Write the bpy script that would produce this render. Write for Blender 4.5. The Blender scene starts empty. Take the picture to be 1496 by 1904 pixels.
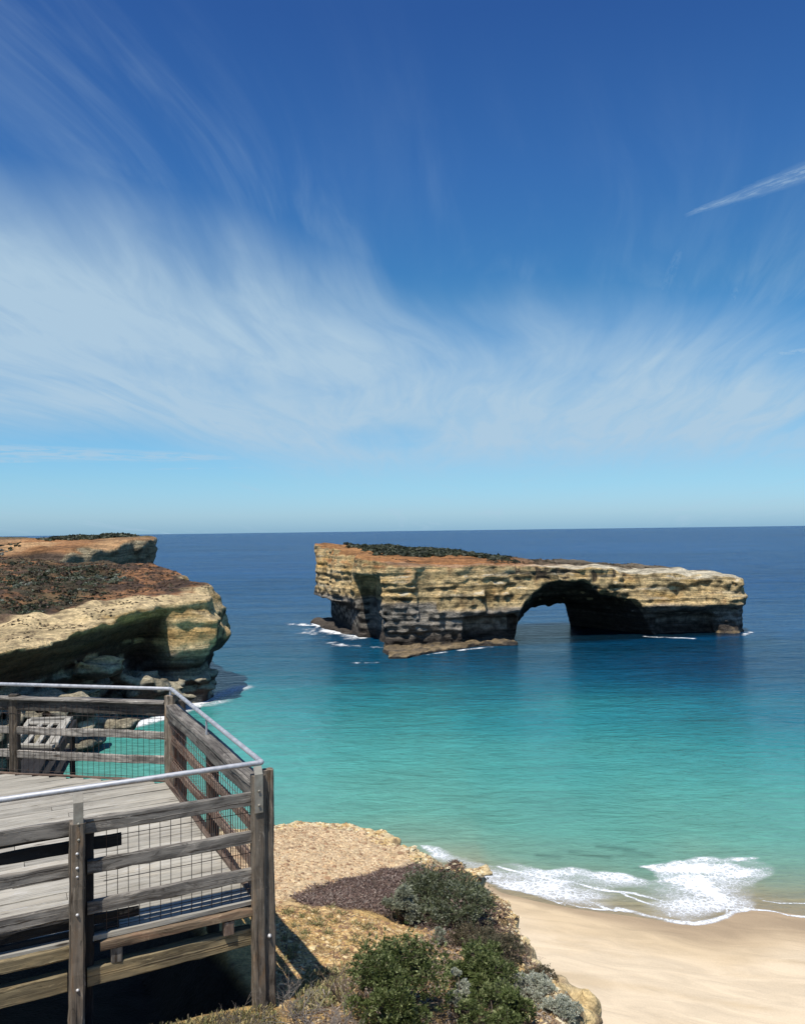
import bpy, math, random
import numpy as np
import openvdb as vdb
from mathutils import Vector, Matrix

# ------------------------------------------------------------------ camera
scene = bpy.context.scene
COL = scene.collection
H = 30.0                       # eye height above the sea, metres
F, CX, CY = 1500.0, 748.0, 952.0
PITCH, ROLL = math.radians(1.34), math.radians(-0.75)
R3 = Matrix.Rotation(math.pi / 2 + PITCH, 3, 'X') @ Matrix.Rotation(ROLL, 3, 'Z')
cam_data = bpy.data.cameras.new('camera')
cam = bpy.data.objects.new('camera', cam_data)
COL.objects.link(cam)
cam.matrix_world = Matrix.Translation((0, 0, H)) @ R3.to_4x4()
cam_data.sensor_fit = 'HORIZONTAL'
cam_data.sensor_width = 36.0
cam_data.lens = 36.0 * F / 1496.0
cam_data.clip_start = 0.1
cam_data.clip_end = 200000.0
scene.camera = cam
scene.render.resolution_x, scene.render.resolution_y = 804, 1024

def ray(px, py):
    d = R3 @ Vector(((px - CX) / F, (CY - py) / F, -1.0))
    return d / d.y
def at(px, py, Y):            # real point seen at a pixel of the photograph, Y metres ahead
    d = ray(px, py)
    return np.array([d.x * Y, Y, H + d.z * Y])
def on(px, py, z=0.0):        # real point of the level z seen at that pixel
    d = ray(px, py)
    Y = (z - H) / d.z
    return np.array([d.x * Y, Y, z])

# ------------------------------------------------------------------ light
SUN_EL = 66.0
SHX, SHY = 0.47, 0.88          # horizontal direction in which shadows fall
sun_data = bpy.data.lights.new('sun', 'SUN')
sun = bpy.data.objects.new('sun', sun_data)
COL.objects.link(sun)
e = math.radians(SUN_EL)
to_sun = Vector((-SHX / math.hypot(SHX, SHY) * math.cos(e), -SHY / math.hypot(SHX, SHY) * math.cos(e), math.sin(e)))
sun.rotation_euler = to_sun.to_track_quat('Z', 'Y').to_euler()
sun_data.energy = 5.0
sun_data.angle = math.radians(0.5)
sun_data.color = (1.0, 0.955, 0.88)
scene.view_settings.view_transform = 'Standard'
scene.view_settings.look = 'None'
scene.view_settings.gamma = 1.0
scene.view_settings.exposure = 0.0

# ------------------------------------------------------------------ node helper
class NX:
    """a tiny expression builder on top of shader math nodes"""
    def __init__(s, nt): s.nt = nt
    def node(s, t, **k):
        n = s.nt.nodes.new(t)
        for a, b in k.items(): setattr(n, a, b)
        return n
    def put(s, sock, v):
        if isinstance(v, (int, float)): sock.default_value = v
        elif isinstance(v, (tuple, list)):
            sock.default_value = tuple(v) + ((1.0,) if len(sock.default_value) == 4 and len(v) == 3 else ())
        else: s.nt.links.new(v, sock)
    def m(s, op, a, b=None, c=None, clamp=False):
        n = s.node('ShaderNodeMath', operation=op, use_clamp=clamp)
        s.put(n.inputs[0], a)
        if b is not None: s.put(n.inputs[1], b)
        if c is not None: s.put(n.inputs[2], c)
        return n.outputs[0]
    def add(s, a, b): return s.m('ADD', a, b)
    def sub(s, a, b): return s.m('SUBTRACT', a, b)
    def mul(s, a, b): return s.m('MULTIPLY', a, b)
    def sm(s, v, a, b, lo=0.0, hi=1.0):
        n = s.node('ShaderNodeMapRange', interpolation_type='SMOOTHSTEP')
        s.put(n.inputs[0], v); s.put(n.inputs[1], a); s.put(n.inputs[2], b); s.put(n.inputs[3], lo); s.put(n.inputs[4], hi)
        return n.outputs[0]
    def comb(s, x, y, z):
        n = s.node('ShaderNodeCombineXYZ')
        for i, v in enumerate((x, y, z)): s.put(n.inputs[i], v)
        return n.outputs[0]
    def sep(s, v):
        n = s.node('ShaderNodeSeparateXYZ'); s.put(n.inputs[0], v); return n.outputs
    def noise(s, vec, scale, detail=4, rough=0.55, dist=0.0, typ='FBM'):
        n = s.node('ShaderNodeTexNoise', noise_type=typ)
        s.put(n.inputs['Vector'], vec); n.inputs['Scale'].default_value = scale
        n.inputs['Detail'].default_value = detail; n.inputs['Roughness'].default_value = rough
        n.inputs['Distortion'].default_value = dist
        return n.outputs['Fac']
    def mixc(s, f, a, b, mode='MIX'):
        n = s.node('ShaderNodeMix', data_type='RGBA', blend_type=mode)
        s.put(n.inputs[0], f); s.put(n.inputs[6], a); s.put(n.inputs[7], b)
        return n.outputs[2]
    def scale(s, vec, v3):
        n = s.node('ShaderNodeVectorMath', operation='MULTIPLY'); s.put(n.inputs[0], vec); n.inputs[1].default_value = v3
        return n.outputs[0]
    def attr(s, name):
        n = s.node('ShaderNodeAttribute'); n.attribute_name = name; return n
    def bump(s, h, strength, dist, normal=None):
        n = s.node('ShaderNodeBump'); s.put(n.inputs['Height'], h)
        s.put(n.inputs['Strength'], strength); n.inputs['Distance'].default_value = dist
        if normal is not None: s.put(n.inputs['Normal'], normal)
        return n.outputs[0]

def lin(r, g, b):
    f = lambda c: (c / 255 / 12.92) if c / 255 <= 0.04045 else ((c / 255 + 0.055) / 1.055) ** 2.4
    return (f(r), f(g), f(b))

# ------------------------------------------------------------------ world
world = bpy.data.worlds.new('World')
scene.world = world
world.use_nodes = True
nt = world.node_tree
nt.nodes.clear()
W = NX(nt)
sky = W.node('ShaderNodeTexSky', sky_type='NISHITA')
sky.sun_disc = False
sky.sun_elevation = e
sky.sun_rotation = math.atan2(to_sun.x, to_sun.y)
sky.altitude = 30
sky.air_density, sky.dust_density, sky.ozone_density = 1.3, 0.6, 3.0
tc = W.node('ShaderNodeTexCoord').outputs['Generated']
x, y, z = W.sep(tc)
el = W.mul(W.m('ARCSINE', z), 180 / math.pi)
az = W.mul(W.m('ARCTAN2', x, y), 180 / math.pi)
hs = W.node('ShaderNodeHueSaturation'); hs.inputs['Saturation'].default_value = 1.12; hs.inputs['Value'].default_value = 1.0
W.put(hs.inputs['Color'], sky.outputs[0])
ramp = W.node('ShaderNodeValToRGB')
W.put(ramp.inputs[0], W.m('DIVIDE', W.m('MAXIMUM', el, 0.0), 60.0, clamp=True))
cr = ramp.color_ramp
SKYTINT = [(0.0, (0.66, 1.30, 2.6)), (0.02, (0.78, 1.32, 2.35)), (0.06, (0.68, 1.22, 1.9)), (0.13, (0.46, 1.04, 1.5)), (0.27, (0.42, 0.92, 1.25)), (0.40, (0.40, 0.80, 1.24)), (0.55, (0.34, 0.64, 1.10)), (1.0, (0.42, 0.70, 1.05))]
while len(cr.elements) < len(SKYTINT): cr.elements.new(0.5)
for k, (p, c) in enumerate(SKYTINT): cr.elements[k].position = p; cr.elements[k].color = (c[0], c[1], c[2], 1)
base_sky = W.mixc(1.0, hs.outputs[0], ramp.outputs[0], 'MULTIPLY')
def azel(px, py):
    d = ray(px, py).normalized(); return math.degrees(math.atan2(d.x, d.y)), math.degrees(math.asin(d.z))
# cirrus: streaks of a high level sheet, so that they fan out from one point of the horizon
zz = W.m('MAXIMUM', W.add(z, 0.07), 0.03)
qx, qy = W.m('DIVIDE', x, zz), W.m('DIVIDE', y, zz)
LX, LY = 0.12, 0.993
al = W.add(W.mul(qx, LX), W.mul(qy, LY)); ac = W.sub(W.mul(qx, LY), W.mul(qy, LX))
bend = W.mul(W.noise(W.comb(W.mul(ac, 0.35), W.mul(al, 0.22), 3.0), 1.0, 2), 1.6)
ac2 = W.add(ac, bend)
st1 = W.noise(W.comb(W.mul(ac2, 2.6), W.mul(al, 0.30), 0.0), 1.0, 5, 0.55, 0.3)
st2 = W.noise(W.comb(W.mul(ac2, 0.9), W.mul(al, 0.25), 7.0), 1.0, 4, 0.5, 0.6)
fine = W.noise(W.comb(W.mul(ac2, 7.0), W.mul(al, 1.4), 1.0), 1.0, 6, 0.6, 0.8)
soft = W.noise(W.comb(W.mul(az, 0.055), W.mul(el, 0.16), 2.0), 1.0, 4, 0.5, 0.4)
az_n = W.m('DIVIDE', W.add(az, 32.0), 64.0, clamp=True)
rr = W.node('ShaderNodeValToRGB'); W.put(rr.inputs[0], az_n)
UP = [((a_ + 32.0) / 64.0, e_) for a_, e_ in (azel(*q) for q in [(-40, 400), (180, 425), (420, 480), (580, 540), (720, 590), (880, 615), (1100, 620), (1300, 640), (1500, 690)])]
while len(rr.color_ramp.elements) < len(UP): rr.color_ramp.elements.new(0.5)
for k, (p, v) in enumerate(UP):
    rr.color_ramp.elements[k].position = p; rr.color_ramp.elements[k].color = (v / 40, v / 40, v / 40, 1)
rr.color_ramp.interpolation = 'B_SPLINE'
top = W.mul(rr.outputs[0], 40.0)
top = W.add(top, W.add(W.mul(W.sub(st2, 0.5), 10.0), W.mul(W.sub(st1, 0.5), 8.0)))
above = W.sub(el, top)
body = W.sm(above, 5.0, -5.0)
lowl = W.sm(az, -6.0, -20.0)
low = W.sm(el, W.add(W.add(1.6, W.mul(soft, 2.4)), W.mul(lowl, 2.6)), W.add(W.add(5.0, W.mul(soft, 3.0)), W.mul(lowl, 2.6)))
mass = W.mul(body, W.add(0.16, W.mul(low, 0.84)))
mass = W.mul(mass, W.sm(W.add(W.mul(soft, 0.7), W.mul(st1, 0.5)), 0.30, 0.66, 0.52, 1.0))
wisp = W.mul(W.sm(W.add(W.mul(st1, 0.75), W.mul(fine, 0.25)), 0.42, 0.70), W.sm(above, W.sm(az, 4.0, -12.0, 20.0, 27.0), -2.0))
wisp = W.mul(wisp, W.sm(st2, 0.38, 0.62, 0.15, 1.0))
dens = W.m('MAXIMUM', W.mul(mass, 0.97), W.mul(wisp, 0.50))
dens = W.mul(dens, W.sm(fine, 0.2, 0.75, 0.76, 1.10))
ha, he = azel(718, 815)
hx, hy = W.m('DIVIDE', W.sub(az, ha), 3.2), W.m('DIVIDE', W.sub(el, he), 0.9)
hd_ = W.add(W.add(W.mul(hx, hx), W.mul(hy, hy)), W.mul(W.sub(soft, 0.5), 2.2))
dens = W.mul(dens, W.sm(hd_, -0.4, 2.2, 0.55, 1.0))
def streak(a0, e0, a1, e1, wid0, wid1, amp, sc, lo=0.42, hi=0.62):
    """small cloud along a line given in azimuth and elevation degrees"""
    L = math.hypot(a1 - a0, e1 - e0); ux, uy = (a1 - a0) / L, (e1 - e0) / L
    da, de = W.sub(az, a0), W.sub(el, e0)
    t = W.m('DIVIDE', W.add(W.mul(da, ux), W.mul(de, uy)), L)
    s_ = W.sub(W.mul(de, ux), W.mul(da, uy))
    wd = W.add(wid0, W.mul(W.m('MINIMUM', W.m('MAXIMUM', t, 0.0), 1.0), wid1 - wid0))
    n = W.noise(W.comb(W.mul(t, 3.2), W.mul(s_, sc), a0), 2.2, 6, 0.65, 0.5)
    s2 = W.add(W.m('ABSOLUTE', s_), W.mul(W.sub(n, 0.5), 1.0 * wid1))
    m_ = W.sm(W.m('DIVIDE', s2, wd), 1.0, 0.2)
    m_ = W.mul(m_, W.mul(W.sm(t, 0.0, 0.12), W.sm(t, 1.35, 0.9)))
    return W.mul(W.mul(m_, W.sm(n, lo, hi, 0.25, 1.0)), amp)
def ps(q0, q1, *a): return streak(*azel(*q0), *azel(*q1), *a)
extra = [ps((1262, 402), (1500, 318), 0.10, 0.85, 0.62, 3.0, 0.42, 0.70), ps((1345, 668), (1510, 650), 0.15, 0.42, 0.55, 1.8, 0.34, 0.6),
         ps((-60, 838), (392, 850), 0.95, 0.55, 0.75, 2.4, 0.34, 0.6), ps((-60, 856), (60, 858), 0.3, 0.15, 0.6, 2.0, 0.3, 0.6), ps((262, 872), (480, 869), 0.14, 0.12, 0.5, 1.5),
         ps((1340, 600), (1372, 535), 0.6, 0.5, 0.16, 1.5), ps((1225, 560), (1262, 470), 0.8, 0.5, 0.12, 1.5)]
for s_ in extra: dens = W.m('MAXIMUM', dens, s_)
cloud_col = W.mixc(W.sm(el, 2.0, 20.0), (5.0, 7.0, 8.8), (5.1, 7.0, 8.7))
skyc = W.mixc(W.m('MINIMUM', dens, 0.95), base_sky, cloud_col)
bg = W.node('ShaderNodeBackground'); bg.inputs['Strength'].default_value = 0.085
W.put(bg.inputs['Color'], skyc)
wo = W.node('ShaderNodeOutputWorld'); nt.links.new(bg.outputs[0], wo.inputs[0])

# ------------------------------------------------------------------ object helpers
rng = np.random.default_rng(7)
random.seed(7)
def tag(o, label=None, cat=None, group=None, kind=None):
    if label: o['label'] = label
    if cat: o['category'] = cat
    if group: o['group'] = group
    if kind: o['kind'] = kind
    return o
def empty(name, loc, label, cat, group=None):
    o = bpy.data.objects.new(name, None); COL.objects.link(o); o.location = loc
    o.empty_display_size = 0.2
    return tag(o, label, cat, group)
def link(name, me, mat, parent=None):
    o = bpy.data.objects.new(name, me); COL.objects.link(o)
    if mat: me.materials.append(mat)
    if parent is not None:
        o.parent = parent
        o.location = -Vector(parent.location)      # meshes are written in world coordinates
    return o
def mesh_np(name, v, f, smooth=True):
    """v (n,3), f (m,3|4) arrays -> mesh"""
    v = np.ascontiguousarray(v, dtype=np.float32); f = np.ascontiguousarray(f, dtype=np.int32)
    me = bpy.data.meshes.new(name)
    k = f.shape[1]
    me.vertices.add(len(v)); me.vertices.foreach_set('co', v.ravel())
    me.loops.add(f.size); me.loops.foreach_set('vertex_index', f.ravel())
    me.polygons.add(len(f))
    me.polygons.foreach_set('loop_start', np.arange(0, f.size, k, dtype=np.int32))
    me.polygons.foreach_set('loop_total', np.full(len(f), k, dtype=np.int32))
    me.polygons.foreach_set('use_smooth', np.full(len(f), smooth, dtype=bool))
    me.update(calc_edges=True)
    me.validate()
    return me
def set_color(me, name, rgb):
    a = me.attributes.new(name, 'FLOAT_COLOR', 'POINT')
    c = np.ones((len(me.vertices), 4), np.float32); c[:, :3] = rgb
    a.data.foreach_set('color', c.ravel())
def set_float(me, name, v):
    a = me.attributes.new(name, 'FLOAT', 'POINT'); a.data.foreach_set('value', np.asarray(v, np.float32).ravel())
def set_vec(me, name, v):
    a = me.attributes.new(name, 'FLOAT_VECTOR', 'POINT'); a.data.foreach_set('vector', np.asarray(v, np.float32).ravel())

# ------------------------------------------------------------------ noise
def _interp_mat(n, h, o, period, seed_shift):
    """linear map from lattice values to n grid points (cubic B-spline weights)"""
    p = (o + np.arange(n) * h) / period
    i0 = int(math.floor(p.min())) - 1
    cnt = int(math.floor(p.max())) - i0 + 4
    M = np.zeros((n, cnt), np.float32)
    b = np.floor(p).astype(int); t = p - b
    w = [(1 - t) ** 3 / 6, (3 * t ** 3 - 6 * t ** 2 + 4) / 6, (-3 * t ** 3 + 3 * t ** 2 + 3 * t + 1) / 6, t ** 3 / 6]
    for k in range(4): M[np.arange(n), b - 1 - i0 + k] = w[k]
    return M
def grid_noise(shape, origin, h, period, seed):
    r = np.random.default_rng(seed)
    Ms = [_interp_mat(shape[k], h, origin[k], period[k], seed) for k in range(3)]
    L = r.uniform(-1, 1, [m.shape[1] for m in Ms]).astype(np.float32) * 2.2
    a = np.einsum('ai,ijk->ajk', Ms[0], L, optimize=True)
    a = np.einsum('bj,ajk->abk', Ms[1], a, optimize=True)
    return np.einsum('ck,abk->abc', Ms[2], a, optimize=True)
def _hash(ix, iy, iz, seed):
    with np.errstate(over='ignore'):
        h = (ix.astype(np.uint32) * np.uint32(374761393) + iy.astype(np.uint32) * np.uint32(668265263)
             + iz.astype(np.uint32) * np.uint32(2147483647) + np.uint32(seed) * np.uint32(3266489917))
        h = (h ^ (h >> np.uint32(13))) * np.uint32(1274126177)
        h = h ^ (h >> np.uint32(16))
    return (h & np.uint32(0xffffff)).astype(np.float32) / 0xffffff
def pnoise(p, period, seed=0):
    """value noise -1..1 at points (n,3)"""
    q = p / np.asarray(period, float)
    b = np.floor(q).astype(np.int64); t = q - b; t = t * t * (3 - 2 * t)
    out = 0
    for dx in (0, 1):
        for dy in (0, 1):
            for dz in (0, 1):
                w = (t[:, 0] if dx else 1 - t[:, 0]) * (t[:, 1] if dy else 1 - t[:, 1]) * (t[:, 2] if dz else 1 - t[:, 2])
                out = out + w * _hash(b[:, 0] + dx, b[:, 1] + dy, b[:, 2] + dz, seed)
    return out * 2 - 1
def fbm(p, period, seed=0, oct=4):
    s, a = 0, 0
    for k in range(oct):
        s = s + pnoise(p, np.asarray(period, float) / 2 ** k, seed + k * 17) * 0.55 ** k; a += 0.55 ** k
    return s / a
def sstep(v, a, b):
    t = np.clip((v - a) / (b - a), 0, 1); return t * t * (3 - 2 * t)
def lerp(a, b, t):
    t = np.asarray(t)[..., None]
    return np.asarray(a) * (1 - t) + np.asarray(b) * t

def poly_sdf(X, Y, poly):
    """signed distance (negative inside) of arrays X, Y to a closed polygon"""
    P = np.asarray(poly, float); d = np.full(X.shape, 1e9); ins = np.zeros(X.shape, bool)
    for i in range(len(P)):
        a, b = P[i], P[(i + 1) % len(P)]
        ex, ey = b - a; wx, wy = X - a[0], Y - a[1]
        t = np.clip((wx * ex + wy * ey) / (ex * ex + ey * ey), 0, 1)
        d = np.minimum(d, (wx - t * ex) ** 2 + (wy - t * ey) ** 2)
        c = (a[1] <= Y) != (b[1] <= Y)
        ins ^= c & (X < a[0] + (Y - a[1]) * ex / (ey if abs(ey) > 1e-9 else 1e-9))
    d = np.sqrt(d); return np.where(ins, -d, d)
def idw(X, Y, pts, power=2.2):
    """smooth height field through (x, y, z) control points"""
    num = 0; den = 0
    for (a, b, c) in pts:
        w = 1.0 / ((X - a) ** 2 + (Y - b) ** 2 + 4.0) ** (power / 2); num = num + w * c; den = den + w
    return num / den
def box(S, T, Z, s0, s1, t0, t1, z0, z1, r=1.0):
    qx = np.abs(S - (s0 + s1) / 2) - (s1 - s0) / 2 + r; qy = np.abs(T - (t0 + t1) / 2) - (t1 - t0) / 2 + r
    qz = np.abs(Z - (z0 + z1) / 2) - (z1 - z0) / 2 + r
    o = np.sqrt(np.maximum(qx, 0) ** 2 + np.maximum(qy, 0) ** 2 + np.maximum(qz, 0) ** 2)
    return o + np.minimum(np.maximum(qx, np.maximum(qy, qz)), 0) - r
def smax(a, b, k):
    h = np.clip(0.5 + 0.5 * (a - b) / k, 0, 1)
    return b * (1 - h) + a * h + k * h * (1 - h)
def surface(name, d, origin, h, cut=None, main_only=True):
    d = np.clip(d, -3 * h, 3 * h).astype(np.float32)
    g = vdb.FloatGrid(3 * h)
    g.copyFromArray(np.ascontiguousarray(d))
    g.transform = vdb.createLinearTransform(voxelSize=1.0)
    pts, quads = g.convertToQuads(isovalue=0.0)
    pts = pts * h + np.asarray(origin)
    if main_only:                                   # leave out loose crumbs floating free of the body
        lab = np.arange(len(pts)); q = quads.astype(int)
        while True:
            m_ = lab[q].min(1); new = lab.copy(); np.minimum.at(new, q.ravel(), np.repeat(m_, 4)); new = new[new]
            if (new == lab).all(): break
            lab = new
        big_ = np.bincount(lab).argmax(); quads = quads[(lab[q] == big_).all(1)]
    if cut is not None:
        keep = cut(pts)
        idx = -np.ones(len(pts), int); idx[keep] = np.arange(keep.sum())
        q = idx[quads]; quads = q[(q >= 0).all(1)]; pts = pts[keep]
    return mesh_np(name, pts, quads)
def normals(me):
    n = np.empty(len(me.vertices) * 3, np.float32); me.vertex_normals.foreach_get('vector', n); return n.reshape(-1, 3)
def coords(me):
    n = np.empty(len(me.vertices) * 3, np.float32); me.vertices.foreach_get('co', n); return n.reshape(-1, 3).astype(float)

# ------------------------------------------------------------------ materials
def new_mat(name):
    m = bpy.data.materials.new(name); m.use_nodes = True
    m.node_tree.nodes.clear(); n = NX(m.node_tree)
    out = n.node('ShaderNodeOutputMaterial'); p = n.node('ShaderNodeBsdfPrincipled')
    m.node_tree.links.new(p.outputs[0], out.inputs[0])
    p.inputs['Roughness'].default_value = 0.9
    p.inputs['Specular IOR Level'].default_value = 0.25
    return m, n, p, out
def rock_mat(name, s1, s2, bump_d, strata=0.0, amp=0.45, pitdark=0.35):
    """base colour from the mesh's own colour attribute, broken up by two sizes of noise"""
    m, n, p, _ = new_mat(name)
    pos = n.node('ShaderNodeNewGeometry').outputs['Position']
    a = n.attr('col').outputs['Color']
    n1 = n.noise(pos, s1, 8, 0.68); n2 = n.noise(pos, s2, 6, 0.6)
    pit = n.node('ShaderNodeTexVoronoi'); n.put(pit.inputs['Vector'], pos); pit.inputs['Scale'].default_value = s2 * 0.8
    v = n.add(n.mul(n1, 0.6), n.mul(n2, 0.4))
    k = n.sm(v, 0.30, 0.70, 1 - amp, 1 + amp)
    if strata:
        wz = n.add(n.mul(n.noise(pos, 0.06, 2, 0.5), 3.0), n.sep(pos)[2])
        xx_, yy_, _z = n.sep(pos)
        sv = n.noise(n.comb(n.mul(xx_, 0.035), n.mul(yy_, 0.035), n.mul(wz, strata)), 1.0, 8, 0.78)
        k = n.mul(k, n.sm(sv, 0.38, 0.58, 0.50, 1.14))
    ck = n.noise(pos, s2 * 0.55, 5, 0.75, 1.2)
    k = n.mul(k, n.sm(ck, 0.60, 0.68, 1.0, pitdark))
    c = n.mixc(1.0, a, n.comb(k, k, k), 'MULTIPLY')
    n.put(p.inputs['Base Color'], c)
    hgt = n.add(n1, n.mul(n2, 0.45))
    hgt = n.add(hgt, n.mul(pit.outputs['Distance'], 0.35))
    if strata: hgt = n.add(hgt, n.mul(sv, 1.5))
    n.put(p.inputs['Normal'], n.bump(hgt, 0.9, bump_d))
    p.inputs['Roughness'].default_value = 0.95
    return m
M_ROCK = rock_mat('limestone', 0.7, 2.2, 0.75, 1.5, 0.5)
M_LAND = rock_mat('coastal_limestone', 0.9, 2.4, 0.7, 0.9, 0.5)
M_NEAR = rock_mat('crumbly_limestone', 7.0, 38.0, 0.04, 0.0, 0.5, 0.45)
def leaf_mat(name, rough=0.6, trans=0.25):
    m, n, p, out = new_mat(name)
    a = n.attr('col').outputs['Color']
    n.put(p.inputs['Base Color'], a); p.inputs['Roughness'].default_value = rough
    p.inputs['Specular IOR Level'].default_value = 0.35
    tr = n.node('ShaderNodeBsdfTranslucent'); n.put(tr.inputs[0], a)
    mx = n.node('ShaderNodeMixShader'); mx.inputs[0].default_value = trans
    m.node_tree.links.new(p.outputs[0], mx.inputs[1]); m.node_tree.links.new(tr.outputs[0], mx.inputs[2])
    m.node_tree.links.new(mx.outputs[0], out.inputs[0])
    return m
M_LEAF = leaf_mat('leaf')
M_TWIG = leaf_mat('twig_bark', 0.9, 0.0)

# ================================================================== rock arch island
A0 = np.array([-6.0, 205.0]); AX = np.array([0.972, 0.235]); AN = np.array([-0.235, 0.972])
def isl(s, t): return A0 + AX * s + AN * t
def build_island():
    h = 0.32
    o = np.array([-44.0, 190.0, -2.0]); shape = (470, 340, 92)
    X = o[0] + np.arange(shape[0]) * h; Y = o[1] + np.arange(shape[1]) * h; Z = o[2] + np.arange(shape[2]) * h
    XX, YY = np.meshgrid(X, Y, indexing='ij')
    S2 = (XX - A0[0]) * AX[0] + (YY - A0[1]) * AX[1]; T2 = (XX - A0[0]) * AN[0] + (YY - A0[1]) * AN[1]
    poly = [(1, 1.0), (9, -1.0), (20, 0.5), (29, -0.8), (37, 0.5), (45, 1.8), (60, 1.2), (76, 0.0), (90, -0.6), (103, -0.5), (107.5, 5),
            (107, 16), (98, 24), (84, 29), (66, 32), (48, 33), (38, 42), (30, 58), (18, 72), (4, 80), (-7, 78), (-9, 66), (-5, 52), (-6.5, 40), (-3, 28), (-3.5, 16), (0, 6)]
    d2 = poly_sdf(S2, T2, poly).astype(np.float32)[:, :, None]
    top = idw(S2, T2, [(0, 0, 21.6), (12, 0, 20.8), (20, 2, 20.6), (36, 0, 20.0), (52, 0, 19.2), (76, 0, 17.2), (95, 0, 16.4), (106, 2, 15.6), (105, 18, 16.6), (82, 26, 18.9),
                       (60, 30, 20.4), (42, 32, 21.8), (30, 52, 23.4), (16, 66, 24.6), (-6, 76, 25.9), (-7, 50, 25.2), (-5, 25, 24.0), (-2, 12, 22.8), (12, 20, 23.0), (22, 40, 24.0), (30, 20, 22.2), (60, 12, 19.9), (85, 12, 17.9)], 3.0).astype(np.float32)[:, :, None]
    S = S2[:, :, None].astype(np.float32); T = T2[:, :, None].astype(np.float32); ZZ = Z[None, None, :].astype(np.float32)
    # profile of the face: battered on the right, ledges and a wave-cut notch below
    zr = [-3, 0.5, 3, 6, 6.8, 8.2, 9.2, 12, 17, 21, 27]
    right = np.interp(Z, zr, [1.6, 3.4, 3.8, 2.6, 0.4, -0.7, 0.3, 1.0, 2.4, 3.4, 4.5]).astype(np.float32)[None, None, :]
    left = np.interp(Z, [-3, 0.5, 2, 6, 8, 9, 10, 14, 18, 19.5, 21, 27], [0.2, 0.9, 1.0, 0.6, 0.1, -0.2, 0.3, 0.7, 1.1, 1.4, 1.9, 3.2]).astype(np.float32)[None, None, :]
    wr = sstep(S, 62, 76)
    back = np.interp(Z, [-3, 8, 20, 27], [1, 0, 1, 2]).astype(np.float32)[None, None, :]
    front = sstep(-T, -14, -5)
    wr2 = sstep(S, 94, 102)
    off = left * (1 - wr) + (right * (1 - wr2) + np.interp(Z, [-3, 0.5, 3, 6, 8.2, 12, 17, 27], [0.0, 0.6, 1.2, 1.0, -0.4, 0.2, 0.6, 1.2]).astype(np.float32)[None, None, :] * wr2) * wr
    off = off * front + back * (1 - front)
    N = lambda per, seed: grid_noise(shape, o, h, per, seed)
    big = N((13, 13, 16), 1); mid = N((4.6, 4.6, 6.5), 2); flute = N((2.4, 2.4, 14), 3); small = N((1.1, 1.1, 0.8), 4)
    st = N((30, 30, 1.0), 5); st2 = N((22, 22, 0.55), 6)
    side = d2 + off + 1.3 * big + 0.9 * mid + 0.8 * flute
    crack = np.maximum(0, N((1.5, 1.5, 9), 10) - 0.45) * 1.6
    side = side + 0.42 * st + 0.40 * st2 + 0.50 * small + 0.30 * N((2.0, 2.0, 2.6), 7) + crack
    # caves and undercuts
    side_c = side
    for (b, r) in [((22, 38, -7, 5.0, -4, 7.6), 1.5), ((-12, 3.5, 4, 24, -4, 18.2), 2.5), ((-16, -1.2, 20, 90, -4, 9.0), 2.0), ((10, 13, -6, 1.4, 7, 18), 1.0), ((28.5, 31, -4, 2.2, 8, 17.5), 0.8),
                   ((80, 97, -6, 5.0, -4, 5.6), 1.5)]:
        bx = box(S, T, ZZ, *b, r=r) + 0.5 * mid + 0.25 * small
        side_c = smax(side_c, -bx, 0.7)
    # arch tunnel
    f = np.clip(T / 31.0, 0, 1)
    sL = 36.5 + (47 - 36.5) * f; sR = 80 + (67 - 80) * f
    u = np.clip((S - sL) / (sR - sL), -0.2, 1.2)
    zf = np.interp(u, [-0.2, 0, 0.03, 0.08, 0.20, 0.50, 0.58, 0.82, 0.92, 1.0, 1.2], [-9, 0, 8.5, 11.5, 15.6, 16.4, 14.2, 10.3, 6.3, 0, -9]).astype(np.float32)
    zb = np.interp(u, [-0.2, 0, 0.10, 0.25, 0.45, 0.80, 0.93, 1.0, 1.2], [-9, 0, 2.8, 6.2, 7.4, 7.6, 6.6, 0, -9]).astype(np.float32)
    zroof = zf + (zb - zf) * np.clip(f * 1.15, 0, 1)
    tun = (ZZ - zroof) * 0.55 + 0.45 * mid + 0.35 * small + 0.3 * st2
    side_c = smax(side_c, -tun, 0.5)
    topd = ZZ - top - 0.4 * N((6, 6, 50), 8) - 0.42 * N((1.6, 1.6, 1.6), 9)
    d = smax(side_c, topd * 0.9, 0.6)
    # low reef platforms
    def reef(pts, zt, r):
        a = poly_sdf(S2, T2, pts).astype(np.float32)[:, :, None]
        return np.maximum(a + 0.8 * mid + 0.3 * small, ZZ - zt - 0.5 * small - 0.2 * mid)
    d = np.minimum(d, reef([(-1, -15), (3, -16), (12, -8), (24, -3.5), (36, -4), (36, 4), (4, 6), (-1, -4)], 0.75, 1))
    d = np.minimum(d, reef([(-10, 66), (-8, 56), (-6, 46), (-4, 34), (2, 30), (0, 76), (-8, 72)], 0.7, 1))
    me = surface('rock_arch', d, o, h, lambda p: p[:, 2] > -0.8)
    p = coords(me); nn = normals(me)
    s = (p[:, 0] - A0[0]) * AX[0] + (p[:, 1] - A0[1]) * AX[1]; t = (p[:, 0] - A0[0]) * AN[0] + (p[:, 1] - A0[1]) * AN[1]
    nz = nn[:, 2]
    cream = np.array([0.66, 0.48, 0.235]); ochre = np.array([0.58, 0.36, 0.12]); grey = np.array([0.30, 0.265, 0.215]); dark = np.array([0.075, 0.060, 0.048])
    pale = np.array([0.55, 0.48, 0.34]); soil = np.array([0.30, 0.135, 0.05]); scrub = np.array([0.085, 0.06, 0.035]); rust = np.array([0.40, 0.19, 0.07])
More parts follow.
